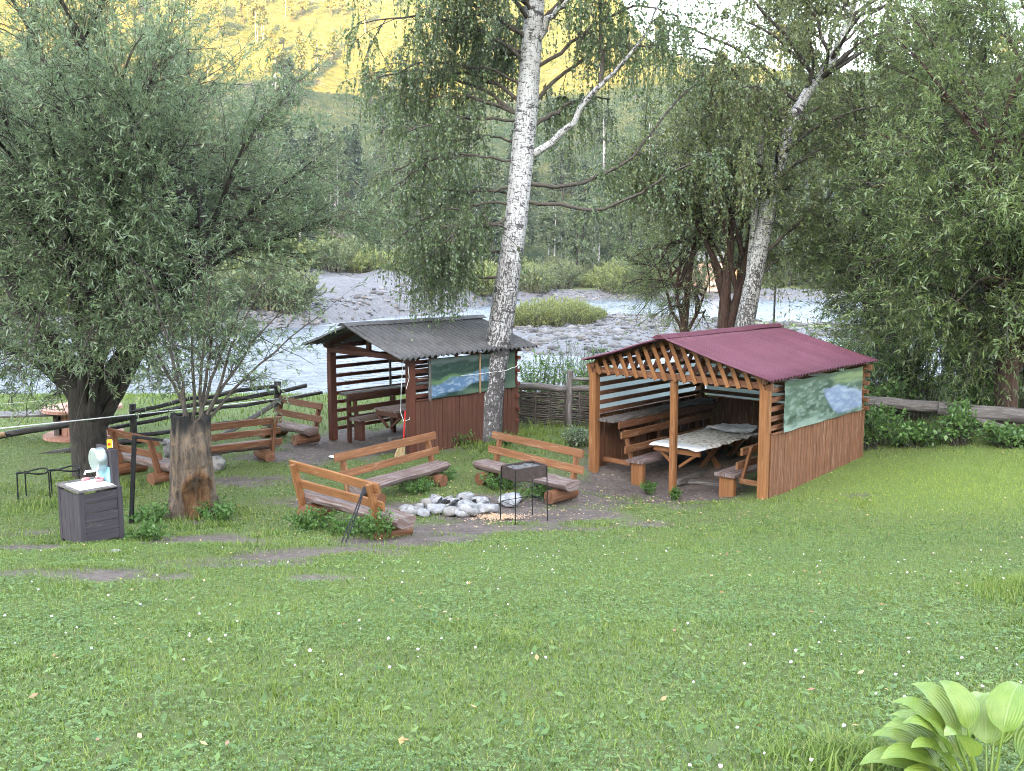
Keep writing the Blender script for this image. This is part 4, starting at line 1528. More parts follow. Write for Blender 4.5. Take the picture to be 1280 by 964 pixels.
def birch(label, base, trunk, radii, limbs, leafm, seed, autolimbs, nsub, ntw, per, L=.075, extra=(), group='birch trees', lmin=4.5, crown_r=3.2, top=17, hang=1.0, low_cut=None, clear=None):
    r = np.random.default_rng(seed)
    t = thing('birch_tree', label, 'tree', base, 0, group)
    base = np.array(base)
    mb = MB()
    mb.tube([Vector(np.array(p) - base) for p in trunk], radii, n=18, rough=.07, seed=seed)
    for pts, rad in extra:
        mb.tube([Vector(np.array(p) - base) for p in pts], rad, n=10, rough=.06, seed=seed + 1)
    mb.build('trunk', M['birch_bark'], t)
    tr = np.array(trunk) - base
    LB = []
    mbl = MB()
    for pts, r0 in limbs:
        q = np.array(pts) - base
        qq = catmull(q, 15)
        qq[1:-1] += r.normal(size=(13, 3)) * .03
        LB.append(qq)
        o_ = MB()
        o_.tube([Vector(p) for p in qq], list(np.linspace(r0, .018, 15)), n=8, rough=.08, seed=r0 * 9)
        o_.build('limb', M['birch_bark'] if r0 > .09 else M['twig'], t)
    zt = r.uniform(lmin, top - 1.5, autolimbs)
    for z in zt:
        k = np.interp(z, tr[:, 2], np.arange(len(tr)))
        p0 = np.array([np.interp(k, np.arange(len(tr)), tr[:, j]) for j in range(3)])
        a = r.random() * 2 * math.pi
        ln = crown_r * (.55 + .5 * r.random()) * (1 - .55 * max(0, (z - 9) / (top - 9)))
        d = np.array([math.cos(a), math.sin(a), 0])
        p2 = p0 + d * ln + np.array([0, 0, ln * (.12 + .3 * r.random())])
        p1 = p0 + d * ln * .45 + np.array([0, 0, ln * .35])
        qq = bez(p0[None], p1[None], p2[None], 15)[0]
        qq[1:] += np.cumsum(r.normal(size=(14, 3)) * .03, 0)
        LB.append(qq)
        mbl.tube([Vector(p) for p in qq], list(np.linspace(.055, .012, 15)), n=6, caps=False)
    if autolimbs: tag(mbl.build('limb', M['twig'], t), kind='stuff')
    LB = np.array(LB)
    p, tg = sample(LB, nsub, r, .25, 1.0)
    d = unit(tg * .8 + r.normal(size=(nsub, 3)) * .6)
    ln = .5 + .8 * r.random((nsub, 1))
    sub = wander(bez(p, p + d * ln * .5 + np.array([0, 0, .1]), p + d * ln + np.array([0, 0, -.2]), 6), r, .02)
    twig_mesh('branch', sub, .012, .005, M['twig'], t, 3)
    p, tg = sample(sub, ntw, r, .2, 1.0)
    d = unit(tg * .6 + r.normal(size=(ntw, 3)) * .6)
    ln = hang * (.35 + 1.0 * r.random((ntw, 1)) ** 1.5)
    tw = wander(bez(p, p + d * .22, p + d * .3 + np.array([0, 0, -1.0]) * ln, 7), r, .012)
    if low_cut is not None:
        keep = tw[:, -1, 2] > low_cut(tw[:, -1, 0], tw[:, -1, 1])
        tw = tw[keep]
    tx = np.interp(tw[:, -1, 2], tr[:, 2], tr[:, 0])
    ty = np.interp(tw[:, -1, 2], tr[:, 2], tr[:, 1])
    if clear is not None:
        lx = np.interp(tw[:, :, 0], clear[:, 0], clear[:, 2], left=-99, right=-99)
        ly = np.interp(tw[:, :, 0], clear[:, 0], clear[:, 1])
        tw = tw[~(((np.abs(tw[:, :, 2] - lx) < .2) & (tw[:, :, 1] < ly)).any(1) & (r.random(len(tw)) < .8))]
        tx = np.interp(tw[:, -1, 2], tr[:, 2], tr[:, 0])
        ty = np.interp(tw[:, -1, 2], tr[:, 2], tr[:, 1])
    tw = tw[~((np.abs(tw[:, -1, 0] - tx) < .36) & (tw[:, -1, 1] < ty) & (r.random(len(tw)) < .93))]
    twig_mesh('hanging_twig', tw, .004, .002, M['twig'], t, 3)
    V = leaves_on(tw, per, L, .72, r, .5, .8, 0)
    quad_mesh('crown', V, leafm, t)
    return t


# the big birch
bt_ = [(-.69, 22.75, .4), (-.66, 22.72, .75), (-.6, 22.7, 1.4), (-.5, 22.7, 2.1), (-.31, 22.7, 3.1), (-.11, 22.7, 4.44), (.09, 22.7, 5.76), (.23, 22.7, 7.24), (.35, 22.7, 8.52), (.44, 22.7, 9.77), (.55, 22.7, 11.2), (.6, 22.8, 13), (.62, 22.9, 15), (.6, 23, 17.5)]
br_ = [.52, .44, .39, .35, .31, .29, .275, .265, .255, .24, .22, .17, .11, .02]
bl_ = [
    ([(.45, 22.7, 7.33), (1.11, 22.5, 7.77), (1.73, 22.2, 8.53), (2.16, 22, 9.02), (2.84, 21.8, 9.67), (3.3, 21.6, 10.6)], .098),
    ([(.45, 22.7, 9.2), (1.5, 22.3, 9.9), (2.6, 22.0, 10.5), (3.7, 21.9, 10.3)], .05),
    ([(.4, 22.7, 8.5), (1.4, 23.0, 9.4), (2.6, 23.4, 10.0), (3.9, 23.6, 9.9)], .05),
    ([(.5, 22.7, 10.2), (1.6, 22.3, 11.2), (2.8, 22.0, 12.0), (3.9, 21.8, 12.2)], .06),
    ([(.55, 22.7, 10.9), (1.8, 23.0, 12.0), (3.2, 23.3, 12.6), (4.6, 23.5, 12.4)], .06),
    ([(.5, 22.7, 10.6), (-.9, 22.4, 11.6), (-2.2, 22.2, 12.0), (-3.2, 22.2, 11.6)], .05),
    ([(2.0, 22.1, 8.9), (2.05, 22.2, 9.6), (2.0, 22.3, 10.6), (2.2, 22.3, 12)], .06),
    ([(.42, 22.7, 6.69), (1.52, 22.9, 6.67), (2.88, 23.2, 7.39), (3.85, 23.4, 8.53), (4.61, 23.5, 9.39)], .055),
    ([(.38, 22.7, 6.28), (1.12, 22.3, 6.15), (2.02, 22, 6.06), (3.04, 21.5, 6.51), (3.83, 21, 6.99), (4.4, 20.8, 7.2)], .05),
    ([(.3, 22.7, 7.9), (.9, 22.9, 8.3), (1.6, 23.3, 8.7), (2.4, 23.8, 8.8)], .07),
    ([(.19, 22.7, 8.16), (-.74, 22.4, 8.15), (-1.45, 22, 8.06), (-2.33, 21.7, 7.76)], .034),
    ([(-.23, 22.7, 4.53), (-.76, 22.6, 4.48), (-1.22, 22.4, 4.82), (-1.76, 22, 4.92)], .034),
    ([(.28, 22.7, 9.69), (-.19, 23, 9.73), (-.76, 23.5, 10.31), (-1.56, 24, 10.61)], .06),
    ([(.44, 22.7, 9.77), (.91, 22.4, 10.38), (1.42, 22, 10.83), (2.08, 21.5, 11.52)], .1),
    ([(.05, 22.7, 6.6), (-.8, 22.9, 6.5), (-1.7, 23.1, 6.6), (-2.6, 23.3, 6.3), (-3.2, 23.3, 5.8)], .034),
    ([(.0, 22.7, 5.9), (-.7, 22.3, 5.7), (-1.5, 21.9, 5.7), (-2.2, 21.7, 5.3)], .034),
    ([(.3, 22.7, 8.9), (-.8, 22.5, 9.3), (-2, 22.6, 9.4), (-3.2, 22.8, 9.1)], .034),
    ([(.1, 22.7, 6.3), (-.9, 22.5, 6.2), (-2, 22.4, 5.9), (-2.9, 22.3, 5.2)], .034),
    ([(.2, 22.7, 7.2), (-.8, 22.4, 7.3), (-1.8, 22.2, 7.2), (-2.7, 22.1, 6.6)], .034),
    ([(.1, 22.75, 6.4), (-.6, 23.1, 6.6), (-1.5, 23.5, 6.4), (-2.3, 23.7, 5.7)], .034),
    ([(.0, 22.65, 5.6), (-.6, 22.2, 5.7), (-1.3, 21.8, 5.5), (-2.0, 21.6, 4.9)], .03),
    ([(.25, 22.7, 7.6), (-.6, 22.9, 7.8), (-1.7, 23.1, 7.6), (-2.9, 23.2, 7.0)], .034),
    ([(-.05, 22.7, 5.2), (-.8, 22.9, 5.1), (-1.6, 23.1, 5.0), (-2.2, 23.2, 4.5)], .034),
]


def bcut(x, y):
    xx = x - .69
    return np.where(xx < -.3, np.interp(xx, [-4, -3, -2.4, -1.6, -.6], [4.4, 3.6, 2.5, 2.6, 3.3]), np.interp(xx, [-.3, .2, 1.5, 3, 4.5], [3.2, 3.6, 4.3, 4.2, 4.6]))


birch('tall white birch with hanging branches rising beside the grey roofed pavilion', (-.69, 22.7, gz(-.69, 22.7)), bt_, br_, bl_, M['birch_leaf'], 5, 34, 760, 7800, 20, .07, lmin=7.0, crown_r=4.0, hang=1.15, low_cut=bcut, clear=np.array([(.45, 22.7, 7.33), (1.11, 22.5, 7.77), (1.73, 22.2, 8.53), (2.16, 22, 9.02), (2.84, 21.8, 9.67)]) - np.array([-.69, 22.7, gz(-.69, 22.7)]))

# the leaning birch behind the plum roof
b2 = [(6.55, 27, .3), (6.58, 27, 1.35), (6.64, 27, 2.92), (6.79, 27, 3.88), (7.02, 27, 5.23), (7.24, 27, 6.57), (7.49, 27, 7.67), (7.78, 27, 8.75), (8.2, 27, 9.51), (8.72, 27, 10.15), (9.22, 27, 11.31), (9.58, 27, 12.77), (9.7, 27, 14.5)]
birch('leaning white birch with a thin side stem behind the plum roofed pavilion', (6.55, 27, gz(6.55, 27)), b2, [.35, .31, .28, .25, .225, .21, .185, .165, .15, .13, .1, .07, .02],
      [([(6.98, 27, 5.0), (7.7, 26.8, 5.6), (8.4, 26.6, 6.3), (9.2, 26.4, 7.2)], .06), ([(7.3, 27, 6.9), (6.6, 26.6, 7.6), (5.9, 26.3, 8.4), (5.3, 26, 9.4)], .07),
       ([(7.0, 27, 4.4), (7.6, 27.2, 4.9), (8.4, 27.4, 5.4)], .05), ([(8.2, 27, 9.5), (8.2, 26.6, 10.2), (7.9, 26.2, 11)], .06), ([(8.4, 27, 9.8), (7.2, 26.7, 11.2), (5.8, 26.4, 12.2), (4.4, 26.2, 12.4)], .06), ([(8.8, 27, 10.3), (8.0, 26.6, 11.8), (6.8, 26.3, 13), (5.4, 26.2, 13.4)], .055), ([(7.7, 27, 8.6), (6.2, 26.8, 9.9), (4.8, 26.6, 10.4), (3.6, 26.5, 10.1)], .05), ([(8.6, 27, 10.1), (9.4, 26.7, 11.2), (10.4, 26.5, 12)], .05), ([(8.0, 27, 9.2), (6.6, 27.2, 10.4), (5.2, 27.3, 11.2), (3.8, 27.2, 11.4)], .055), ([(7.6, 27, 8.2), (6.6, 26.8, 9.2), (5.8, 26.4, 10.2), (4.6, 26, 10.6)], .07)],
      M['birch_leaf_b'], 9, 52, 950, 7400, 18, .08, extra=[([(6.6, 27.1, 1.6), (6.75, 27.2, 3.3), (6.81, 27.2, 4.78), (6.88, 27.2, 6.13), (6.98, 27.2, 7.69), (7.03, 27.2, 9.4)], [.15, .12, .1, .09, .07, .03])], lmin=5.5, crown_r=4.6, top=15.5)

# dark double trunk left of the leaning birch
willow('dark two stemmed tree just left of the leaning birch', (6.3, 28, gz(6.3, 28)),
       [([(6.3, 28, .2), (6.3, 28, 1.21), (6.26, 28, 3.13), (6.32, 28, 4.31), (6.42, 28, 5.7), (6.62, 28, 7.3)], [.22, .19, .17, .15, .12, .07]),
        ([(6.38, 28, 1.6), (6.46, 28, 2.89), (6.67, 28, 3.84), (6.87, 28, 4.78), (7.0, 28.1, 6)], [.18, .15, .13, .1, .05]),
        ([(6.32, 28, 3.6), (6.1, 28, 4.6), (5.6, 28, 5.6), (5.0, 28, 6.6)], [.1, .09, .07, .04])],
       (6.2, 28.2, 7.6), (3.0, 2.4, 2.9), 22, 320, 1700, 15, M['birch_leaf_b'], M['red_bark'], 21, .1, 'trees behind the plum roofed pavilion', -.55, 'broadleaf_tree', .8, .5)
willow('slender bushy young tree behind the ridge of the plum roofed pavilion', (5.28, 29, gz(5.28, 29)),
       [([(5.28, 29, -.1), (5.28, 29, 1.08), (5.29, 29, 2.82), (5.42, 29, 4.53), (5.54, 29, 5.49), (5.7, 29, 6.6)], [.15, .13, .12, .09, .07, .03]),
        ([(5.3, 29, 2.7), (5.1, 29, 3.6), (4.8, 29, 4.6)], [.07, .05, .02]), ([(5.3, 29, 2.5), (5.7, 29, 3.3), (6.0, 29, 4.2)], [.06, .05, .02])],
       (5.3, 29, 4.7), (1.9, 1.7, 2.5), 26, 260, 1100, 10, M['willow_leaf_b'], M['red_bark'], 23, .1, 'trees behind the plum roofed pavilion', -.8, 'broadleaf_tree', .7, .22)

# the big willow at the left
willow('big bushy grey green willow with dark trunk behind the wash stand', (-8.56, 18.8, gz(-8.56, 18.8)),
       [([(-8.56, 18.8, .3), (-8.56, 18.8, .7), (-8.57, 18.8, 1.64), (-8.51, 18.8, 2.4)], [.48, .38, .33, .36]),
        ([(-8.6, 18.8, 2.1), (-9.2, 18.7, 3.2), (-9.9, 18.7, 4.6), (-10.4, 18.8, 6.5)], [.27, .22, .17, .1]),
        ([(-8.5, 18.8, 2.2), (-8.3, 18.6, 3.4), (-8.1, 18.6, 5.0), (-7.7, 18.8, 7.2)], [.3, .22, .17, .1]),
        ([(-8.4, 18.8, 2.1), (-7.7, 18.6, 3.0), (-6.9, 18.4, 4.0), (-5.7, 18.3, 5.0)], [.25, .2, .14, .07]),
        ([(-8.5, 18.9, 2.1), (-8.7, 19.5, 3.4), (-8.9, 20.2, 5.2)], [.22, .16, .09])],
       (-8.0, 18.7, 6.2), (4.7, 3.3, 4.1), 64, 1300, 7600, 16, M['willow_leaf'], M['willow_bark'], 31, .135, low=-.88, twl=.85, lift=.12, ldroop=-.05, asp=.21, cut=lambda x, y: np.interp(x, [-14, -10, -9.2, -8.6, -7.5, -6, -4, -3], [1.6, 1.65, 1.75, 1.9, 2.1, 2.5, 2.85, 3.4]))
# willows at the right
willow('tall drooping willow with reddish trunk at the right edge behind the fallen logs', (11.55, 21.7, gz(11.55, 21.7)),
       [([(11.55, 21.7, .4), (11.5, 21.7, 1.2), (11.4, 21.6, 3.0), (11.15, 21.6, 4.8), (10.6, 21.5, 7.1)], [.3, .26, .23, .2, .12]),
        ([(11.4, 21.7, 2.6), (12.2, 21.6, 4.2), (13, 21.6, 6)], [.18, .14, .08])],
       (11.5, 21.6, 7.4), (4.2, 2.6, 5.6), 64, 1150, 6400, 15, M['willow_leaf_b'], M['red_bark'], 33, .17, low=-.9, twl=.9, lift=-.1)
willow('broad green willow between the leaning birch and the right edge', (10.8, 25.9, gz(10.8, 25.9)),
       [([(10.8, 25.9, .2), (10.8, 25.9, 1.6), (10.7, 25.9, 3.6), (10.5, 25.8, 6)], [.26, .22, .18, .1]),
        ([(10.8, 25.9, 1.2), (11.4, 25.8, 3), (12, 25.7, 5.5)], [.2, .16, .09]),
        ([(10.8, 25.9, 1.4), (10.0, 25.7, 2.6), (9.5, 25.7, 4.2)], [.15, .11, .06])],
       (11.2, 25.9, 6.8), (2.9, 2.6, 6.2), 54, 1000, 5600, 15, M['willow_leaf_b'], M['willow_bark'], 35, .145, low=-.95, twl=.85)
willow('dense willow thicket far right, behind the drooping willow', (14.5, 25.5, gz(14.5, 25.5)),
       [([(14.5, 25.5, .2), (14.4, 25.5, 2), (14.2, 25.5, 5)], [.3, .24, .12]), ([(14.5, 25.5, 1), (13.6, 25.3, 3), (13, 25.2, 5.5)], [.2, .15, .08])],
       (14.2, 25.5, 6.6), (3.9, 2.4, 6.8), 40, 700, 3600, 15, M['willow_leaf'], M['willow_bark'], 37, .16, low=-.95, twl=.85)

# ------------------------------------------------------------------ burnt stump with shoots
def mat_stump():
    n = N('rotten_stump_wood')
    p = n.obj()
    uv = n.mapping(p, (9, 9, 2.2))
    f = n.noise(uv, 1.0, 6, .7, .5)
    g = n.noise(p, 7, 5, .7)
    c = n.mix(n.ramp(f, [(.34, 0), (.66, 1)]), (.028, .022, .019), (.17, .13, .1))
    c = n.mix(n.ramp(g, [(.5, 0), (.68, .75)]), c, (.2, .135, .08))
    c = n.mix(n.attr('rot'), c, n.mix(n.ramp(f, [(.35, 0), (.7, 1)]), (.03, .016, .01), (.2, .105, .05)))
    c = n.mix(n.attr('char'), c, (.018, .017, .017))
    n.bump(f, 1.0, .05)
    return n.done(c, .92, .15)


sx, sy = -5.46, 15.75
st_ = thing('stump', 'thick rotten willow stump with charred top and thin leafy shoots', 'stump', (sx, sy, gz(sx, sy)), 0)
th, hh = np.meshgrid(np.linspace(0, 2 * math.pi, 65)[:-1], np.linspace(-.12, 1.72, 56))
rad = np.interp(hh, [-.12, .0, .3, .8, 1.4, 1.72], [.56, .49, .41, .36, .31, .29])
nz = fbm(np.cos(th) * 1.8, np.sin(th) * 1.8, hh * 1.1, 43, 4)
fl = fbm(np.cos(th) * 4, np.sin(th) * 4, hh * .5, 47, 3)
dth = np.abs((th - math.radians(302) + math.pi) % (2 * math.pi) - math.pi)
cav = np.clip(np.exp(-((dth / .6) ** 2 + ((hh - .33) / .33) ** 2) ** 2 * (1 + .9 * nz)) + .25 * fl, 0, 1) * (dth < 1.2) * (hh < .9)
rim = np.exp(-((np.sqrt((dth / .62) ** 2 + ((hh - .42) / .36) ** 2) - 1) / .2) ** 2)
rad = rad * (1 + .15 * nz + .1 * fl + .09 * fbm(np.cos(th) * 7, np.sin(th) * 7, hh * 2.2, 53, 4)) - .14 * cav * (1 + .5 * fl) + .045 * rim * np.clip(.5 + 1.5 * nz, 0, 2)
hz = hh + .11 * fbm(np.cos(th) * 2.5, np.sin(th) * 2.5, 0, 49, 3) * (hh > 1.3)
ny, nx = th.shape
V = np.stack([rad * np.cos(th), rad * np.sin(th), hz], -1).reshape(-1, 3)
i = np.arange(ny * nx).reshape(ny, nx)
j = np.roll(i, -1, 1)
F = np.stack([i[:-1], j[:-1], j[1:], i[1:]], -1).reshape(-1, 4)
# hollow top
Vt, Ft = [], []
k0 = len(V)
ringp = V[i[-1]]
V2 = [V]
prev = i[-1]
for q_, (sc, dz) in enumerate(((.8, -.03), (.55, -.16), (.2, -.22))):
    rp = ringp * np.array([sc, sc, 1]) + np.array([0, 0, dz])
    V2.append(rp)
    cur = np.arange(nx) + k0 + q_ * nx
    F = np.concatenate([F, np.stack([prev, np.roll(prev, -1), np.roll(cur, -1), cur], -1)])
    prev = cur
V = np.concatenate(V2)
me = fast_mesh('trunk', V, F)
set_smooth(me)
set_attr(me, 'char', np.clip((V[:, 2] - 1.5 + .2 * fbm(V[:, 0] * 5, V[:, 1] * 5, V[:, 2] * 2, 51, 3)) * 5, 0, 1))
rot_ = np.zeros(len(V))
rot_[:ny * nx] = np.clip(cav + rim, 0, 1).ravel()
set_attr(me, 'rot', rot_)
link('trunk', me, mat_stump(), st_)
r_ = np.random.default_rng(77)
sh = []
for (a, tx, ty, tz) in ((.1, 1.0, .2, 3.4), (.0, .1, .3, 4.0), (-.1, -.5, -.2, 3.5), (.1, 1.7, .1, 3.0), (.05, .6, -.3, 3.8), (-.05, -1.1, .1, 3.2), (.12, 2.1, .3, 2.7), (.08, 1.35, -.1, 3.6), (.2, .35, .0, 3.1), (-.1, -.2, -.2, 2.8)):
    sh.append([(a + J(.12), .12 + J(.1), 1.55), (a + tx * .35, .12 + ty * .3, 1.7 + tz * .25), (a + tx, .12 + ty, 1.5 + tz * .72)])
sh = np.array(sh)
SL = wander(bez(sh[:, 0], sh[:, 1], sh[:, 2], 10), r_, .02)
SL[:, -3:, 2] += 0
mb = MB()
for q_ in SL: mb.tube([Vector(p) for p in q_], list(np.linspace(.035, .008, 10)), n=6, caps=False)
tag(mb.build('shoot', M['twig'], st_), kind='stuff')
p, tg = sample(SL, 110, r_, .25, 1)
d = unit(tg * .7 + r_.normal(size=(110, 3)) * .5)
sub = wander(bez(p, p + d * .35, p + d * .7 + np.array([0, 0, -.05]), 6), r_, .015)
twig_mesh('branch', sub, .008, .003, M['twig'], st_, 3)
p, tg = sample(sub, 420, r_, .2, 1)
d = unit(tg * .6 + r_.normal(size=(420, 3)) * .5 + np.array([0, 0, .1]))
tw = wander(bez(p, p + d * .25, p + d * .5 + np.array([0, 0, -.1]), 6), r_, .01)
twig_mesh('twig', tw, .004, .002, M['twig'], st_, 3)
quad_mesh('crown', leaves_on(tw, 11, .12, .2, r_, .25, .75), M['willow_leaf'], st_)

# ------------------------------------------------------------------ bushes and weeds
M['weed'] = leaf_mat('fresh_green_weeds', [(.05, .11, .022), (.085, .17, .036), (.13, .23, .06)], .4, .5, .4)
M['bush'] = leaf_mat('bramble_leaves', [(.05, .11, .028), (.1, .19, .05), (.16, .26, .075)], .4, .5, .4)
M['pale_weed'] = leaf_mat('pale_green_weeds', [(.08, .14, .06), (.14, .2, .1), (.28, .33, .24)], .3, .4, .45)


def bush(name, label, x, y, rx, ry, h, nst, per, L, asp, mat, seed, group, cat='plant', z=None):
    r = np.random.default_rng(seed)
    z = gz(x, y) if z is None else z
    t = thing(name, label, cat, (x, y, z), 0, group)
    q = np.sqrt(r.random(nst)) * .55
    a = r.random(nst) * 2 * math.pi
    p0 = np.stack([q * rx * np.cos(a), q * ry * np.sin(a), 0 * a - .03], -1)
    p2 = np.stack([rx * 1.5 * q * np.cos(a) + r.normal(size=nst) * rx * .25, ry * 1.5 * q * np.sin(a) + r.normal(size=nst) * ry * .25, h * (.45 + .6 * r.random(nst)) * (1 - .5 * q)], -1)
    p1 = p0 * .6 + p2 * .4 + np.array([0, 0, 1]) * h * .35
    st = bez(p0, p1, p2, 6)
    twig_mesh('stem', st, .007, .003, M['twig'] if cat != 'weed' else mat, t, 3)
    quad_mesh('leaves', leaves_on(st, per, L, asp, r, .1, 1.0, .15), mat, t)
    return t


for k, (x, y, rx, h, nst, lb) in enumerate([
        (-3.15, 14.45, .42, .42, 46, 'leafy green weeds growing under the left half of the nearest orange bench'),
        (-1.98, 13.62, .3, .5, 34, 'leafy green weeds at the right end of the nearest orange bench'),
        (-2.5, 13.9, .35, .3, 30, 'low weeds in front of the iron tongs at the nearest orange bench'),
        (-1.85, 17.35, .5, .35, 44, 'green weeds under the reddish bench left of the campfire'),
        (-1.35, 18.35, .3, .3, 26, 'small weeds by the right support log of the bench left of the campfire'),
        (-.25, 17.75, .45, .38, 46, 'green weeds under the left half of the bench behind the grill'),
        (.55, 17.1, .4, .34, 36, 'green weeds under the right half of the bench behind the grill'),
        (-4.95, 15.35, .45, .32, 44, 'tufty weeds at the right foot of the rotten stump'),
        (-6.0, 15.2, .4, .3, 40, 'tufty weeds at the left foot of the rotten stump'),
        (-5.35, 13.4, .35, .3, 36, 'weeds growing against the right side of the dark wash stand'),
        (-1.3, 21.9, .5, .45, 50, 'green weeds between the birch foot and the boards of the grey roofed pavilion'),
        (-.2, 22.0, .4, .3, 36, 'low weeds at the right foot of the big birch'),
        (2.75, 18.35, .18, .28, 18, 'small green plant at the foot of the middle post of the plum roofed pavilion'),
        (3.15, 17.85, .16, .25, 16, 'small green plant on the bare soil right of the middle pavilion post')]):
    bush('weed_clump', lb, x, y, rx, rx, h, nst, 13, .075, .5, M['weed'], 100 + k, 'clumps of weeds', 'weed')
bush('leafy_plant', 'pale leafy plant with whitish tops on the grass in front of the wattle fence', 1.55, 21.9, .38, .34, .5, 46, 14, .09, .45, M['pale_weed'], 131, None, 'plant')
bush('leafy_plant', 'small pale leafy plant growing close to the corner post of the plum roofed pavilion', 2.05, 22.3, .28, .3, .4, 30, 12, .09, .45, M['pale_weed'], 132, None, 'plant')
for k, (x, y, rx, h, nst, lb) in enumerate([
        (8.0, 20.9, .8, 1.2, 110, 'bramble bush right beside the back corner of the plum roofed pavilion'),
        (9.0, 20.75, .8, .6, 90, 'bramble bush in front of the left grey log of the broken fence'),
        (9.8, 20.3, .4, 1.1, 50, 'taller bramble growing up over the joint of the grey logs'),
        (10.7, 19.9, .7, .55, 80, 'bramble bush in front of the right grey log of the broken fence'),
        (11.8, 19.7, .6, .7, 70, 'bramble bush at the far right end of the grey logs'),
        (9.0, 22.6, .8, 1.5, 90, 'tall leafy bush behind the left grey log under the willows'),
        (11.0, 22.2, .9, 1.4, 90, 'tall leafy bush behind the right grey log under the willows')]):
    bush('bramble_bush', lb, x, y, rx, rx * .7, h, nst, 16, .12, .6, M['bush'], 140 + k, 'bramble bushes along the broken log fence', 'bush')
bush('riverside_bush', 'light green bush behind the left part of the wattle fence', .75, 25.9, .9, .7, 2.0, 130, 16, .1, .5, M['bush'], 151, 'bushes behind the wattle fence', 'bush')
bush('riverside_bush', 'light green bush behind the right part of the wattle fence, touching the plum roof', 2.3, 25.6, .9, .7, 2.2, 130, 16, .1, .5, M['bush'], 152, 'bushes behind the wattle fence', 'bush')
bush('riverside_bush', 'thin pale bush rising above the wattle fence toward the island', 1.9, 28.5, .9, .8, 2.3, 90, 12, .1, .3, M['pale_weed'], 153, 'bushes behind the wattle fence', 'bush')
for k, (x, y, h) in enumerate(((-.6, 25.4, 1.2), (4.1, 27.5, 1.6), (8.3, 29, 2.6), (10.8, 28, 3.2), (13.5, 28, 3.4), (8.6, 24.4, 2.6), (10.2, 24.0, 3.0), (11.9, 23.6, 3.2), (13.4, 23.2, 3.2))):
    bush('riverside_bush', ['low bush between the grey roof and the wattle fence', 'low bush behind the plum roof ridge', 'leafy bush right of the leaning birch foot', 'leafy bush behind the broad willow', 'leafy bush behind the willow thicket', 'shady bush behind the back corner of the plum roof', 'shady bush between the grey logs and the broad willow', 'shady bush left of the reddish willow trunk', 'shady bush right of the reddish willow trunk'][k], x, y, 1.25, .9, h, 190 if k > 1 else 110, 16, .12, .35, M['bush'], 160 + k, 'bushes on the river bank', 'bush')

# ------------------------------------------------------------------ hosta, every leaf a part
def mat_hosta():
    n = N('hosta_leaf')
    uv = n.uv()
    s = n.new('ShaderNodeSeparateXYZ')
    n.link(uv, s.inputs[0])
    wv = n.math('SINE', n.math('MULTIPLY', s.outputs['Y'], 70))
    c = n.mix(n.ramp(n.rnd(), [(0, 0), (1, 1)]), (.105, .18, .028), (.18, .265, .045))
    c = n.mix(n.ramp(n.noise(n.obj(), 6, 3), [(.4, 0), (.7, .5)]), c, (.33, .38, .08))
    c = n.mix(n.ramp(n.noise(n.obj(), 55, 3), [(.68, 0), (.73, .6)]), c, (.16, .11, .04))
    c = n.mix(n.ramp(n.math('ABSOLUTE', n.math('SUBTRACT', s.outputs['Y'], .5)), [(.0, .5), (.03, 0)]), c, (.3, .36, .14))
    n.bump(wv, .3, .004)
    n.done(c, .38, .5)
    tr = n.new('ShaderNodeBsdfTranslucent')
    n.link(c, tr.inputs['Color'])
    ms = n.new('ShaderNodeMixShader')
    ms.inputs[0].default_value = .25
    n.link(n.b.outputs[0], ms.inputs[1])
    n.link(tr.outputs[0], ms.inputs[2])
    n.link(ms.outputs[0], n.out.inputs['Surface'])
    return n.m


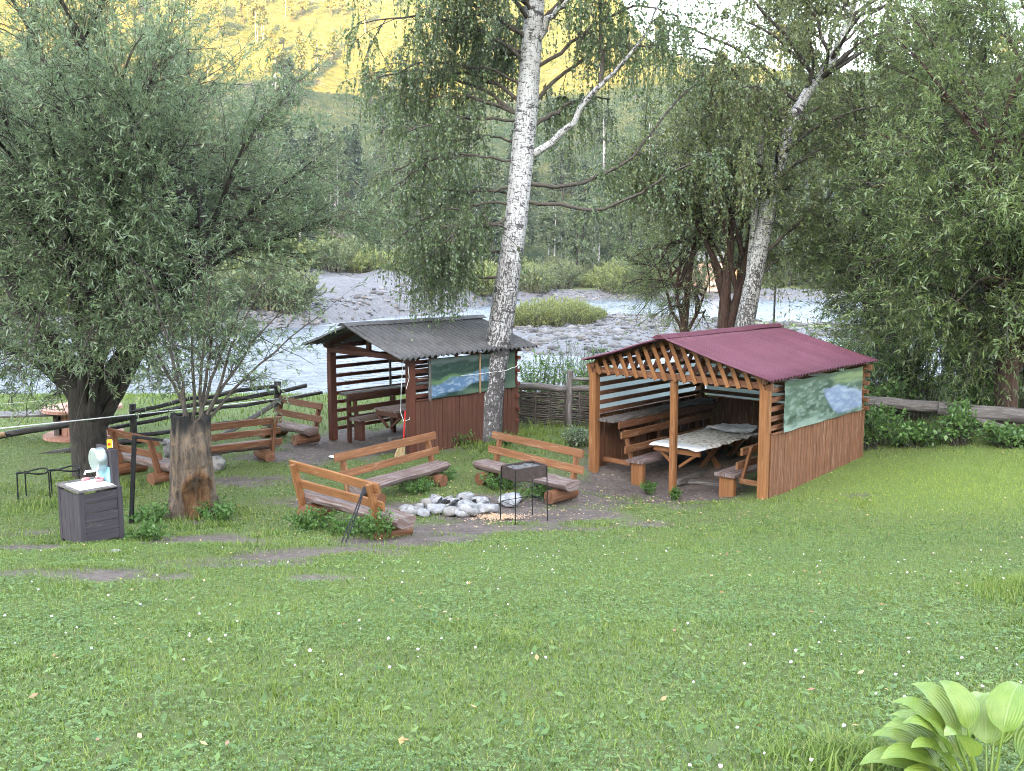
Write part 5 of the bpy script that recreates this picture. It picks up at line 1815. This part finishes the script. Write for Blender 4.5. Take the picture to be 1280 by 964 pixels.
M['hosta'] = mat_hosta()
hx, hy = 1.82, 3.36
ho = thing('hosta', 'yellow green broad leaved hosta at the bottom right corner of the lawn', 'hosta', (hx, hy, gz(hx, hy) - .01), 0)
r_ = np.random.default_rng(5)
hl = [(a, t_, l_) for a, t_, l_ in ((178, .55, .27), (196, .42, .25), (160, .75, .25), (214, .5, .24), (148, .95, .25), (170, 1.0, .23), (128, 1.1, .26), (105, 1.05, .25), (232, .6, .24), (188, .85, .2),
      (90, .8, .27), (70, .95, .26), (250, .55, .24), (272, .6, .25), (60, .6, .27), (300, .6, .25), (330, .7, .25), (20, .8, .26), (0, .6, .27), (115, 1.3, .22), (205, 1.2, .2), (45, 1.25, .24), (150, .5, .28), (135, .7, .26))]
for a, el, ln in hl + [(140, .3, .28), (165, .25, .3), (120, .35, .28), (95, .3, .28), (200, .25, .26), (60, .9, .27)]:
    ln = ln * 1.0
    el = el * .97
    a = R(a)
    nu, nv = 13, 7
    d = np.array([math.cos(a), math.sin(a)])
    sd = np.array([-d[1], d[0]])
    stem0 = np.array([d[0] * .03, d[1] * .03, 0.0])
    sl = .1 + .11 * (el / 1.2) + J(.02)
    e = .35 + el * .75
    p0 = stem0 + np.array([d[0] * math.cos(e), d[1] * math.cos(e), math.sin(e)]) * (sl + .06)
    stalk = [tuple(stem0), tuple((stem0 + p0) / 2 + np.array([0, 0, .01])), tuple(p0)]
    V, U = [], []
    ang = e
    c = p0.copy()
    for i in range(nu):
        t = i / (nu - 1)
        wdt = ln * .33 * (math.sin(math.pi * t ** .78) ** .8) * (1 - .12 * t) + .001
        tangent = np.array([d[0] * math.cos(ang), d[1] * math.cos(ang), math.sin(ang)])
        nrm = np.array([-d[0] * math.sin(ang), -d[1] * math.sin(ang), math.cos(ang)])
        for j in range(nv):
            q = (j / (nv - 1) - .5) * 2
            lift = .32 * wdt * abs(q) ** 1.4 + .05 * wdt * math.sin(t * 14 + q * 3) * abs(q)
            P = c + np.array([sd[0], sd[1], 0]) * (wdt * q * .95) + nrm * lift
            V.append(P)
            U.append((t, j / (nv - 1)))
        ang -= (1.25 + .3 * el) / nu * (.5 + 1.1 * t)
        c = c + tangent * ln / (nu - 1)
    F = []
    for i in range(nu - 1):
        for j in range(nv - 1):
            F.append((i * nv + j, i * nv + j + 1, (i + 1) * nv + j + 1, (i + 1) * nv + j))
    mb = MB()
    mb.add(V, F, [U[k] for f in F for k in f], True)
    lf_ = mb.build('leaf', M['hosta'], ho)
    tube('stalk', M['hosta'], lf_, stalk, [.007, .006, .005], n=6, caps=False)

# ------------------------------------------------------------------ lawn: blades, clover, flowers, fallen leaves
def mat_blade():
    n = N('grass_blades')
    r = n.island()
    c = n.ramp(r, [(0, (.05, .092, .014)), (.45, (.11, .175, .026)), (.85, (.175, .245, .048)), (1, (.3, .28, .12))])
    p = n.pos()
    c = n.mix(n.ramp(n.noise(p, .7, 4, .6), [(.35, 0), (.7, .6)]), c, (.155, .2, .028))
    c = n.mix(n.ramp(n.noise(p, 2.1, 4, .65), [(.52, 0), (.72, .65)]), c, (.05, .1, .018))
    c = n.mix(n.attr('lush'), c, (.25, .3, .042))
    n.done(c, .5, .3)
    tr = n.new('ShaderNodeBsdfTranslucent')
    n.link(c, tr.inputs['Color'])
    ms = n.new('ShaderNodeMixShader')
    ms.inputs[0].default_value = .3
    n.link(n.b.outputs[0], ms.inputs[1])
    n.link(tr.outputs[0], ms.inputs[2])
    n.link(ms.outputs[0], n.out.inputs['Surface'])
    return n.m


M['blade'] = mat_blade()
M['clover'] = leaf_mat('clover_leaves', [(.04, .085, .02), (.075, .14, .036), (.115, .185, .05), (.155, .235, .07)], .3, .35, .45)


def field_points(n, y0, y1, r, pad=1.0, pw=1.0):
    y = y0 + (y1 - y0) * r.random(n) ** pw
    x = (r.random(n) * 2 - 1) * (y * .56 + pad)
    return x, y


def accept(x, y, r, thr=.62):
    d = dirt_mask(x, y) + .25 * fbm(x * 2.2, y * 2.2, 0, 15, 2)
    ok = r.random(len(x)) > np.clip((d - .18) / thr, 0, 1) ** .8
    for g, (W_, L_) in ((G1, (3.9, 4.19)), (G2, (2.93, 3.32))):
        dx, dy = x - g[0][0], y - g[0][1]
        c, s = math.cos(g[1]), math.sin(g[1])
        lx, ly = c * dx + s * dy, -s * dx + c * dy
        ok &= ~((lx > -.05) & (lx < W_ + .12) & (ly > .0) & (ly < L_ + .1))
    return ok


def lush_of(x, y):
    a = np.exp(-(((x - 9.5) / 4.5) ** 2 + ((y - 17.5) / 2.8) ** 2) ** 1.5)
    return np.clip(a * .85 + .15 * fbm(x, y, 0, 27, 2) * a, 0, 1)


def tall_of(x, y):
    """longer tufts here and there"""
    n1 = np.clip(fbm(x * .8, y * .8, 0, 63, 3) * 1.6 - .6, 0, 1)
    spots = [(-1.3, 4.9, .1), (-.95, 4.6, .09), (-1.6, 4.75, .06), (4.8, 8.4, .9), (5.6, 8.2, .7), (3.6, 6.0, .15), (1.25, 3.9, .04), (4.2, 6.8, .3), (-5.1, 15.2, .8), (-5.9, 13.6, .7), (-1, 22, 1.3), (1, 22.8, 1.6), (-8, 17, 1.6), (1.35, 3.7, .4)]
    m = n1 * .4
    for cx, cy, rr_ in spots:
        m = np.maximum(m, np.exp(-(((x - cx) ** 2 + (y - cy) ** 2) / rr_ ** 2)))
    return np.clip(m * (.55 + .9 * fbm(x * 1.9, y * 1.9, 0, 65, 3)), 0, 1)


def grass(name, label, n, y0, y1, seed, h, wd, segs, pw=1.0):
    r = np.random.default_rng(seed)
    n = int(n * 1.25)
    x, y = field_points(n, y0, y1, r, 2.6, pw)
    # half of the blades gather in tufts
    k = r.random(n) < .55
    x = np.where(k, np.round(x / .09) * .09 + r.normal(size=n) * .02, x)
    y = np.where(k, np.round(y / .09) * .09 + r.normal(size=n) * .02, y)
    x = x + .03 * fbm(x * 5, y * 5, 0, 3, 2)
    ok = accept(x, y, r)
    x, y = x[ok], y[ok]
    n = len(x)
    tl = tall_of(x, y)
    z = ground_z(x, y) - .012
    hh = h * (.4 + .75 * r.random(n)) * (.75 + 1.9 * tl ** 1.2)
    a = r.random(n) * 2 * np.pi
    bend = (.2 + .9 * r.random(n)) * hh
    d = np.stack([np.cos(a), np.sin(a), 0 * a], -1)
    s = np.stack([-np.sin(a), np.cos(a), 0 * a], -1) * (wd * (.6 + .8 * r.random(n)) * (1 + .4 * tl))[:, None]
    b = np.stack([x, y, z], -1)
    up = np.array([0, 0, 1.0])
    if segs == 2:
        m = b + d * (bend * .35)[:, None] + up * (hh * .62)[:, None]
        t = b + d * bend[:, None] + up * (hh * .95)[:, None]
        V = np.stack([b - s, b + s, m + s * .8, m - s * .8, t], 1).reshape(-1, 3)
        i = np.arange(n)[:, None] * 5
        F = np.concatenate([i + np.array([[0, 1, 2]]), i + np.array([[0, 2, 3]]), i + np.array([[3, 2, 4]])])
        lu = np.repeat(lush_of(x, y), 5)
    else:
        t = b + d * bend[:, None] * .8 + up * hh[:, None]
        V = np.stack([b - s, b + s, t], 1).reshape(-1, 3)
        F = np.arange(n * 3).reshape(n, 3)
        lu = np.repeat(lush_of(x, y), 3)
    me = fast_mesh(name, V, F)
    set_attr(me, 'lush', lu)
    return tag(link(name, me, M['blade']), label, 'grass', kind='stuff')


grass('grass', 'short mixed lawn grass on the near slope', 120000, 3.0, 7.0, 201, .06, .003, 2, .85)
grass('grass', 'short lawn grass on the middle of the slope', 170000, 6.9, 12.5, 202, .06, .004, 1)
grass('grass', 'lawn grass on the lower slope and around the benches', 180000, 12.4, 24.0, 203, .07, .0065, 1)
grass('grass', 'rough yellowish grass on the river bank beyond the fences', 30000, 23.9, 36.0, 204, .22, .012, 1)


def clover(name, label, n, y0, y1, seed, L):
    r = np.random.default_rng(seed)
    n = int(n * 1.25)
    x, y = field_points(n, y0, y1, r, 2.6)
    dens = fbm(x * .9, y * .9, 0, 73, 3)
    ok = accept(x, y, r, .5) & (r.random(n) < np.clip(.75 + dens * .7, .15, 1)) & (r.random(n) > tall_of(x, y) * .7) & (r.random(n) > lush_of(x, y) * .9)
    x, y = x[ok], y[ok]
    n = len(x)
    z = ground_z(x, y) + .012 + .028 * r.random(n)
    c = np.stack([x, y, z], -1)
    a0 = r.random(n) * 2 * np.pi
    tilt = r.normal(size=(n, 3)) * .3
    V = []
    for k in range(3):
        a = a0 + k * 2.094
        d = unit(np.stack([np.cos(a), np.sin(a), .12 + 0 * a], -1) + tilt * .6)
        nn = unit(np.array([0, 0, 1.0]) + tilt)
        s = unit(np.cross(nn, d))
        l = (L * (.6 + .7 * r.random(n)))[:, None]
        V.append(np.stack([c, c + d * l * .62 + s * l * .42, c + d * l, c + d * l * .62 - s * l * .42], 1))
    V = np.stack(V, 1).reshape(-1, 3)
    return tag(link(name, fast_mesh(name, V, np.arange(len(V)).reshape(-1, 4)), M['clover']), label, 'clover', kind='stuff')


clover('clover', 'clover leaves spread through the near lawn', 40000, 3.0, 7.0, 211, .0135)
clover('clover', 'clover leaves spread through the middle of the lawn', 36000, 6.9, 13.0, 212, .017)
clover('clover', 'clover and plantain leaves on the lower lawn', 22000, 12.9, 23.0, 213, .026)

# broad leaved plantain rosettes mixed into the near lawn
r_ = np.random.default_rng(215)
x, y = field_points(3000, 3.0, 11.0, r_, 1.0, .8)
ok = accept(x, y, r_, .5)
x, y = x[ok], y[ok]
o = scatter_quads('plantain_leaves', x, y, ground_z(x, y) + .03, .06, M['clover'], r_, .55, .4)
tag(o, 'broad plantain leaves scattered over the near lawn', 'lawn weeds', kind='stuff')

# white clover heads, small balls on stems
r_ = np.random.default_rng(221)
x, y = field_points(620, 3.1, 12, r_, .6, 1.1)
ok = accept(x, y, r_, .45) & (r_.random(len(x)) < np.clip(.25 + .55 * fbm(x * .5, y * .5, 0, 76, 2) + .22 * (x > -1), 0, 1))
x, y = x[ok], y[ok]
mb_v, mb_f = [], []
import bmesh
bm = bmesh.new()
bmesh.ops.create_icosphere(bm, subdivisions=1, radius=1)
iv = np.array([v.co[:] for v in bm.verts])
if_ = np.array([[v.index for v in f.verts] for f in bm.faces])
bm.free()
n = len(x)
sz = .006 + .005 * r_.random(n)
c = np.stack([x, y, ground_z(x, y) + .055 + .04 * r_.random(n)], -1)
V = (c[:, None] + iv[None] * sz[:, None, None] * (1 + .25 * r_.normal(size=(n, len(iv), 1)))).reshape(-1, 3)
F = (if_[None] + (np.arange(n) * len(iv))[:, None, None]).reshape(-1, 3)
M['flower'] = leaf_mat('white_clover_heads', [(.5, .5, .48), (.62, .6, .58), (.6, .48, .5)], .1, .2, .8)
tag(link('clover_flowers', fast_mesh('clover_flowers', V, F), M['flower']), 'white clover flower heads dotted over the lawn', 'flowers', kind='stuff')

# fallen leaves
M['fallen'] = leaf_mat('fallen_leaves', [(.2, .1, .05), (.34, .27, .13), (.24, .11, .08), (.4, .36, .24), (.32, .22, .07)], .1, .2, .8)
r_ = np.random.default_rng(231)
x, y = field_points(300, 3.4, 21, r_, .5, .9)
o = scatter_quads('fallen_leaves', x, y, ground_z(x, y) + .04, .042, M['fallen'], r_, .6, .55)
tag(o, 'dry yellow and brown leaves scattered over the lawn', 'fallen leaves', kind='stuff')
r_ = np.random.default_rng(232)
x, y = r_.normal(.8, 2.6, 900), r_.normal(17.2, 1.5, 900)
o = scatter_quads('birch_litter', x, y, ground_z(x, y) + .03, .045, M['fallen'], r_, .35, .75)
tag(o, 'small yellow birch leaves littering the bare soil between the benches', 'fallen leaves', kind='stuff')

# ------------------------------------------------------------------ river stones
r_ = np.random.default_rng(241)
x, y = r_.uniform(-40, 34, 26000), r_.uniform(46, 118, 26000)
z = bed_z(x, y)
ok = (z > -.38) & (z < 3.5) & (y < np.interp(x, BANK_X, BANK_Y) + 9)
x, y, z = x[ok][:6500], y[ok][:6500], z[ok][:6500]
n = len(x)
sz = (.06 + .3 * r_.random(n) ** 5)[:, None] * np.array([1.2, 1, .6])
V = (np.stack([x, y, z + .02], -1)[:, None] + iv[None] * sz[:, None] * (1 + .2 * r_.normal(size=(n, len(iv), 1)))).reshape(-1, 3)
F = (if_[None] + (np.arange(n) * len(iv))[:, None, None]).reshape(-1, 3)
M['pebble'] = leaf_mat('river_stones', [(.045, .045, .05), (.11, .106, .113), (.18, .176, .187), (.11, .096, .085)], 0, .2, .9)
tag(link('river_stones', fast_mesh('river_stones', V, F), M['pebble']), 'grey stones and boulders covering the gravel bars of the river', 'river stones', kind='stuff')

# ------------------------------------------------------------------ willows of the island and the far bank
M['shrub'] = leaf_mat('pale_willow_shrub', [(.1, .13, .06), (.135, .17, .08), (.185, .215, .11)], .3, .3, .6)
M['shrub_b'] = leaf_mat('yellow_green_shrub', [(.13, .165, .05), (.18, .22, .07), (.25, .27, .1)], .3, .3, .6)


def shrub_proto(name, label, h, rx, nst, per, L, mat, seed, group, upright=.5):
    r = np.random.default_rng(seed)
    t = thing(name, label, 'shrub', (0, 0, 0), 0, group)
    a, q = r.random(nst) * 2 * np.pi, np.sqrt(r.random(nst))
    p0 = np.stack([q * rx * .6 * np.cos(a), q * rx * .6 * np.sin(a), 0 * a - .2], -1)
    p2 = p0 * (1 + upright) + np.stack([r.normal(size=nst) * rx * .15, r.normal(size=nst) * rx * .15, h * (.5 + .55 * r.random(nst)) * (1.1 - .5 * q ** 2)], -1)
    st = bez(p0, p0 * .5 + p2 * .5 + np.array([0, 0, .2 * h]), p2, 5)
    twig_mesh('stem', st, .03, .01, M['twig'], t, 3)
    quad_mesh('leaves', leaves_on(st, per, L, .3, r, -.3, .7, .05), mat, t)
    return t


protoA = shrub_proto('island_willow', 'yellow green willow shrub on the gravel island in the river', 1.9, 1.5, 150, 26, .2, M['shrub_b'], 301, 'low willow shrubs on the river island', .25)
isl = [(.9, 67, 1), (2.0, 66.2, 1), (3.3, 66, .95), (4.6, 66.3, 1), (5.6, 67.2, .75), (1.4, 69.5, 1.05), (2.9, 69, 1.1), (4.2, 69.2, 1.05), (3.3, 72, 1.1), (1.8, 72, 1.05), (4.9, 71.5, .9), (6.4, 69, .5), (-.2, 68.5, .9)]
for k, (x, y, s) in enumerate(isl):
    o = protoA if k == 0 else copy_tree(protoA)
    o['label'] = ('small' if s < .8 else 'large' if s > 1.02 else 'medium') + ' yellow green willow shrub at the ' + ('front' if y < 67.5 else 'back' if y > 71 else 'middle') + (' left' if x < 2.5 else ' right') + ' of the river island'
    o.location = (x, y, float(bed_z(x, y)))
    o.rotation_euler = (0, 0, k * 1.3)
    o.scale = (s, s, s * random.uniform(.85, 1.1))
protoB = shrub_proto('bank_shrub', 'pale green shrub on the far river bank', 3.4, 2.4, 200, 26, .38, M['shrub'], 302, 'shrubs along the far river bank')
protoC = shrub_proto('bank_shrub', 'yellow green shrub on the far river bank', 2.9, 2.2, 170, 26, .36, M['shrub_b'], 303, 'shrubs along the far river bank')
first = {0: True, 1: True}
spots_ = [(-19, 99), (-15.5, 100), (-11.5, 99), (-23, 95), (-13, 103), (-8.5, 104), (-25, 88), (-27, 82), (-17, 104), (-6, 107), (-21, 103)]
for k in range(150):
    if k < len(spots_):
        x, y = spots_[k]
    else:
        x = random.uniform(-62, 62)
        y = float(np.interp(x, BANK_X, BANK_Y)) + random.uniform(6, 26)
        if (x + 17) ** 2 + (y - 92) ** 2 < 90: continue
    w_ = 1 if random.random() < .35 else 0
    pr = (protoB, protoC)[w_]
    o = pr if first[w_] else copy_tree(pr)
    first[w_] = False
    o['label'] = ('pale green', 'yellow green')[w_] + ' shrub on the far bank ' + ('at the far left' if x < -30 else 'above the left gravel mound' if x < -8 else 'behind the willow island' if x < 8 else 'right of the willow island' if x < 22 else 'near the pinkish house' if x < 36 else 'at the far right')
    s = random.uniform(.6, 1.45)
    o.location = (x, y, float(bed_z(x, y)) - .1)
    o.rotation_euler = (0, 0, random.random() * 6)
    o.scale = (s * random.uniform(.9, 1.3), s * random.uniform(.9, 1.3), s)

# ------------------------------------------------------------------ far trees
M['far_birch'] = leaf_mat('far_birch_leaves', [(.07, .1, .055), (.1, .135, .075), (.14, .17, .095)], .35, .2, .7)
M['far_conifer'] = leaf_mat('far_conifer_needles', [(.05, .075, .05), (.07, .1, .065), (.09, .12, .075)], .1, .2, .8)


def far_birch(seed, h, mat, label, group):
    r = np.random.default_rng(seed)
    t = thing('far_birch', label, 'tree', (0, 0, 0), 0, group)
    mb = MB()
    lean = r.normal() * .4
    for q in range(2):
        dx = q * .9 - .3
        mb.tube([(dx * .6, 0, -.6), (dx + lean * .3, .1, h * .3), (dx + lean * .6, 0, h * .65), (dx + lean, 0, h * .97)], [.16, .13, .09, .02], n=6)
    mb.build('trunk', M['birch_bark'] if seed == 403 else M['willow_bark'], t)
    n = 62
    zz = h * (.3 + .68 * r.random(n) ** .8)
    rr_ = h * .2 * np.sqrt(np.clip(1 - ((zz / h - .58) / .45) ** 2, .03, 1))
    a = r.random(n) * 2 * np.pi
    p0 = np.stack([lean * zz / h + 0 * a, 0 * a, zz - .4], -1)
    p2 = p0 + np.stack([np.cos(a) * rr_, np.sin(a) * rr_, h * .05 * r.normal(size=n)], -1)
    br = bez(p0, p0 * .4 + p2 * .6 + np.array([0, 0, .5]), p2, 6)
    twig_mesh('branch', br, .04, .015, M['twig'], t, 3)
    quad_mesh('crown', leaves_on(br, 48, .55, .55, r, .5, 1.3, .15) , mat, t)
    return t


def far_conifer(seed, h, label, group):
    r = np.random.default_rng(seed)
    t = thing('far_conifer', label, 'tree', (0, 0, 0), 0, group)
    tube('trunk', M['red_bark'], t, [(0, 0, -.6), (0, 0, h * .5), (.05, 0, h)], [.2, .12, .02], n=6)
    n = 130
    f = r.random(n) ** .8
    zz = h * (.1 + .89 * f)
    ln = h * .19 * (1.02 - zz / h) ** .85 * (.7 + .5 * r.random(n)) + .1
    a = r.random(n) * 2 * np.pi
    p0 = np.stack([0 * a, 0 * a, zz], -1)
    p2 = p0 + np.stack([np.cos(a) * ln, np.sin(a) * ln, -.28 * ln], -1)
    br = bez(p0, p0 * .5 + p2 * .5 + np.array([0, 0, .15]), p2, 5)
    quad_mesh('crown', leaves_on(br, 24, .6, .35, r, .35, .7, .05), M['far_conifer'], t)
    return t


gname = 'trees on the hillside across the river'
protos = [far_birch(401, 11, M['far_birch'], 'pale birch on the hillside across the river', gname), far_birch(402, 9.5, M['far_birch'], 'pale birch on the hillside across the river', gname),
          far_birch(403, 12.5, M['far_birch'], 'pale birch on the hillside across the river', gname), far_conifer(404, 13, 'dark conifer on the hillside across the river', gname), far_conifer(405, 10, 'dark conifer on the hillside across the river', gname)]
used = [False] * 5


def where(az, r0):
    side = 'at the far left' if az < -16 else 'left of the big birch' if az < -2 else 'right of the big birch' if az < 9 else 'behind the leaning birch' if az < 17 else 'behind the right willows'
    zone = 'on the golden upper slope' if r0 > 232 else 'in the shaded lower wood' if r0 > 165 else 'at the foot of the far slope'
    return zone + ' ' + side


def plant(k, x, y, z, s):
    o = protos[k] if not used[k] else copy_tree(protos[k])
    used[k] = True
    size = 'tall' if s > 1 else 'medium' if s > .78 else 'small'
    o['label'] = size + (' pale birch ', ' slim birch ', ' broad birch ', ' dark conifer ', ' dark spire conifer ')[k] + where(math.degrees(math.atan2(x, y)), math.hypot(x, y))
    o.location = (x, y, z)
    o.rotation_euler = (0, 0, random.random() * 6)
    o.scale = (s * random.uniform(.85, 1.2), s * random.uniform(.85, 1.2), s)
    return o


for q_ in range(90):                       # light birch groves on the upper slope
    azd = random.uniform(-24, -3)
    r0 = random.uniform(240, 400)
    x, y = r0 * math.sin(R(azd)), r0 * math.cos(R(azd))
    if float(fbm(x * .02, y * .02, 0, 89, 2)) < -.1: continue
    plant(random.choice((0, 1, 2)), x, y, float(hill_z(x, y)) - .3, random.uniform(.5, .95))
cnt = 0
rt = random.Random(19)
# white trunked group in the gap right of the big willow
for (azd, r0, k, s) in ((-10.9, 168, 2, .9), (-10.6, 170, 2, 1.0), (-10.4, 167, 2, .85), (-11.6, 172, 3, 1.1), (-9.7, 174, 3, .95), (-12.3, 172, 0, 1.1), (-13.0, 168, 3, 1.2), (-9.2, 178, 4, 1.1), (-13.1, 212, 0, 1.1), (-12.8, 215, 3, .85), (-12.2, 240, 3, 1), (-13.6, 225, 2, .9)):
    x, y = r0 * math.sin(R(azd)), r0 * math.cos(R(azd))
    plant(k, x, y, float(hill_z(x, y)) - .3, s)
while cnt < 265:
    azd = rt.uniform(-30, 29)
    r0 = rt.uniform(132, 330) if rt.random() < .55 else rt.uniform(128, 180)
    if -12.6 < azd < -9.4 and r0 > 186 and r0 < 262 : continue
    if -11.9 < azd < -9.8 and r0 < 166: continue
    x, y = r0 * math.sin(R(azd)), r0 * math.cos(R(azd))
    z = max(float(hill_z(x, y)), float(bed_z(x, min(y, 188)))) if r0 < 160 else float(hill_z(x, y))
    dn = float(fbm(x * .02, y * .02, 0, 88, 2))
    if r0 > 200 and rt.random() > .45 + .6 * dn: continue
    if r0 > 235 and rt.random() > .7: continue
    k = rt.choice([0, 1, 2, 0, 1, 2, 3, 4]) if r0 < 215 else rt.choice([0, 1, 2, 0, 1])
    plant(k, x, y, z - .3, rt.uniform(.6, 1.15))
    cnt += 1

# ------------------------------------------------------------------ house and sign on the far bank
hz0 = float(bed_z(25, 121))
M['plaster'] = plain('pinkish_plaster', (.55, .36, .29), .9, 0, .15, 3)
M['plaster2'] = plain('orange_boards', (.5, .24, .11), .9, 0, .2, 3)
M['far_roof'] = plain('far_roof', (.16, .15, .15), .8, 0, .2, 3)
hs_ = thing('house', 'pinkish house glimpsed across the river between the tree trunks', 'house', (25.2, 121, hz0), R(-12))
beam('wall', M['plaster'], hs_, (-2.4, 0, 1.6), (2.4, 0, 1.6), 4, 3.6, ch=.01)
beam('wall', M['plaster2'], hs_, (2.42, -.3, 1.3), (4.6, -.3, 1.3), 3, 3.0, ch=.01)
for s in (-1, 1):
    beam('roof', M['far_roof'], hs_, (-2.7, s * 1.15, 4.1), (2.7, s * 1.15, 4.1), 2.7, .14, up=(0, s * .5, 1))
sg = thing('sign_post', 'thin post with a small pale blue sign beyond the leaning birch', 'sign', (8.6, 31.0, gz(8.6, 31)), 0)
tube('shaft', M['grey_wood'], sg, [(0, 0, -.2), (0, 0, 4.3)], .035, n=8)
beam('plate', M['blue_paint'], sg, (-.13, -.05, 4.2), (.13, -.05, 4.2), .02, .3)

# ------------------------------------------------------------------ evening haze over the valley
hm = bpy.data.materials.new('valley_air')
hm.use_nodes = True
hn = hm.node_tree.nodes
hn.remove(hn['Principled BSDF'])
pv = hn.new('ShaderNodeVolumePrincipled')
pv.inputs['Color'].default_value = (.9, .95, 1, 1)
pv.inputs['Density'].default_value = .00018
hm.node_tree.links.new(pv.outputs[0], hn['Material Output'].inputs['Volume'])
mb = MB()
mb.beam((0, -410, 84), (0, 560, 84), 880, 178, ch=.1)
tag(mb.build('haze', hm), kind='stuff')
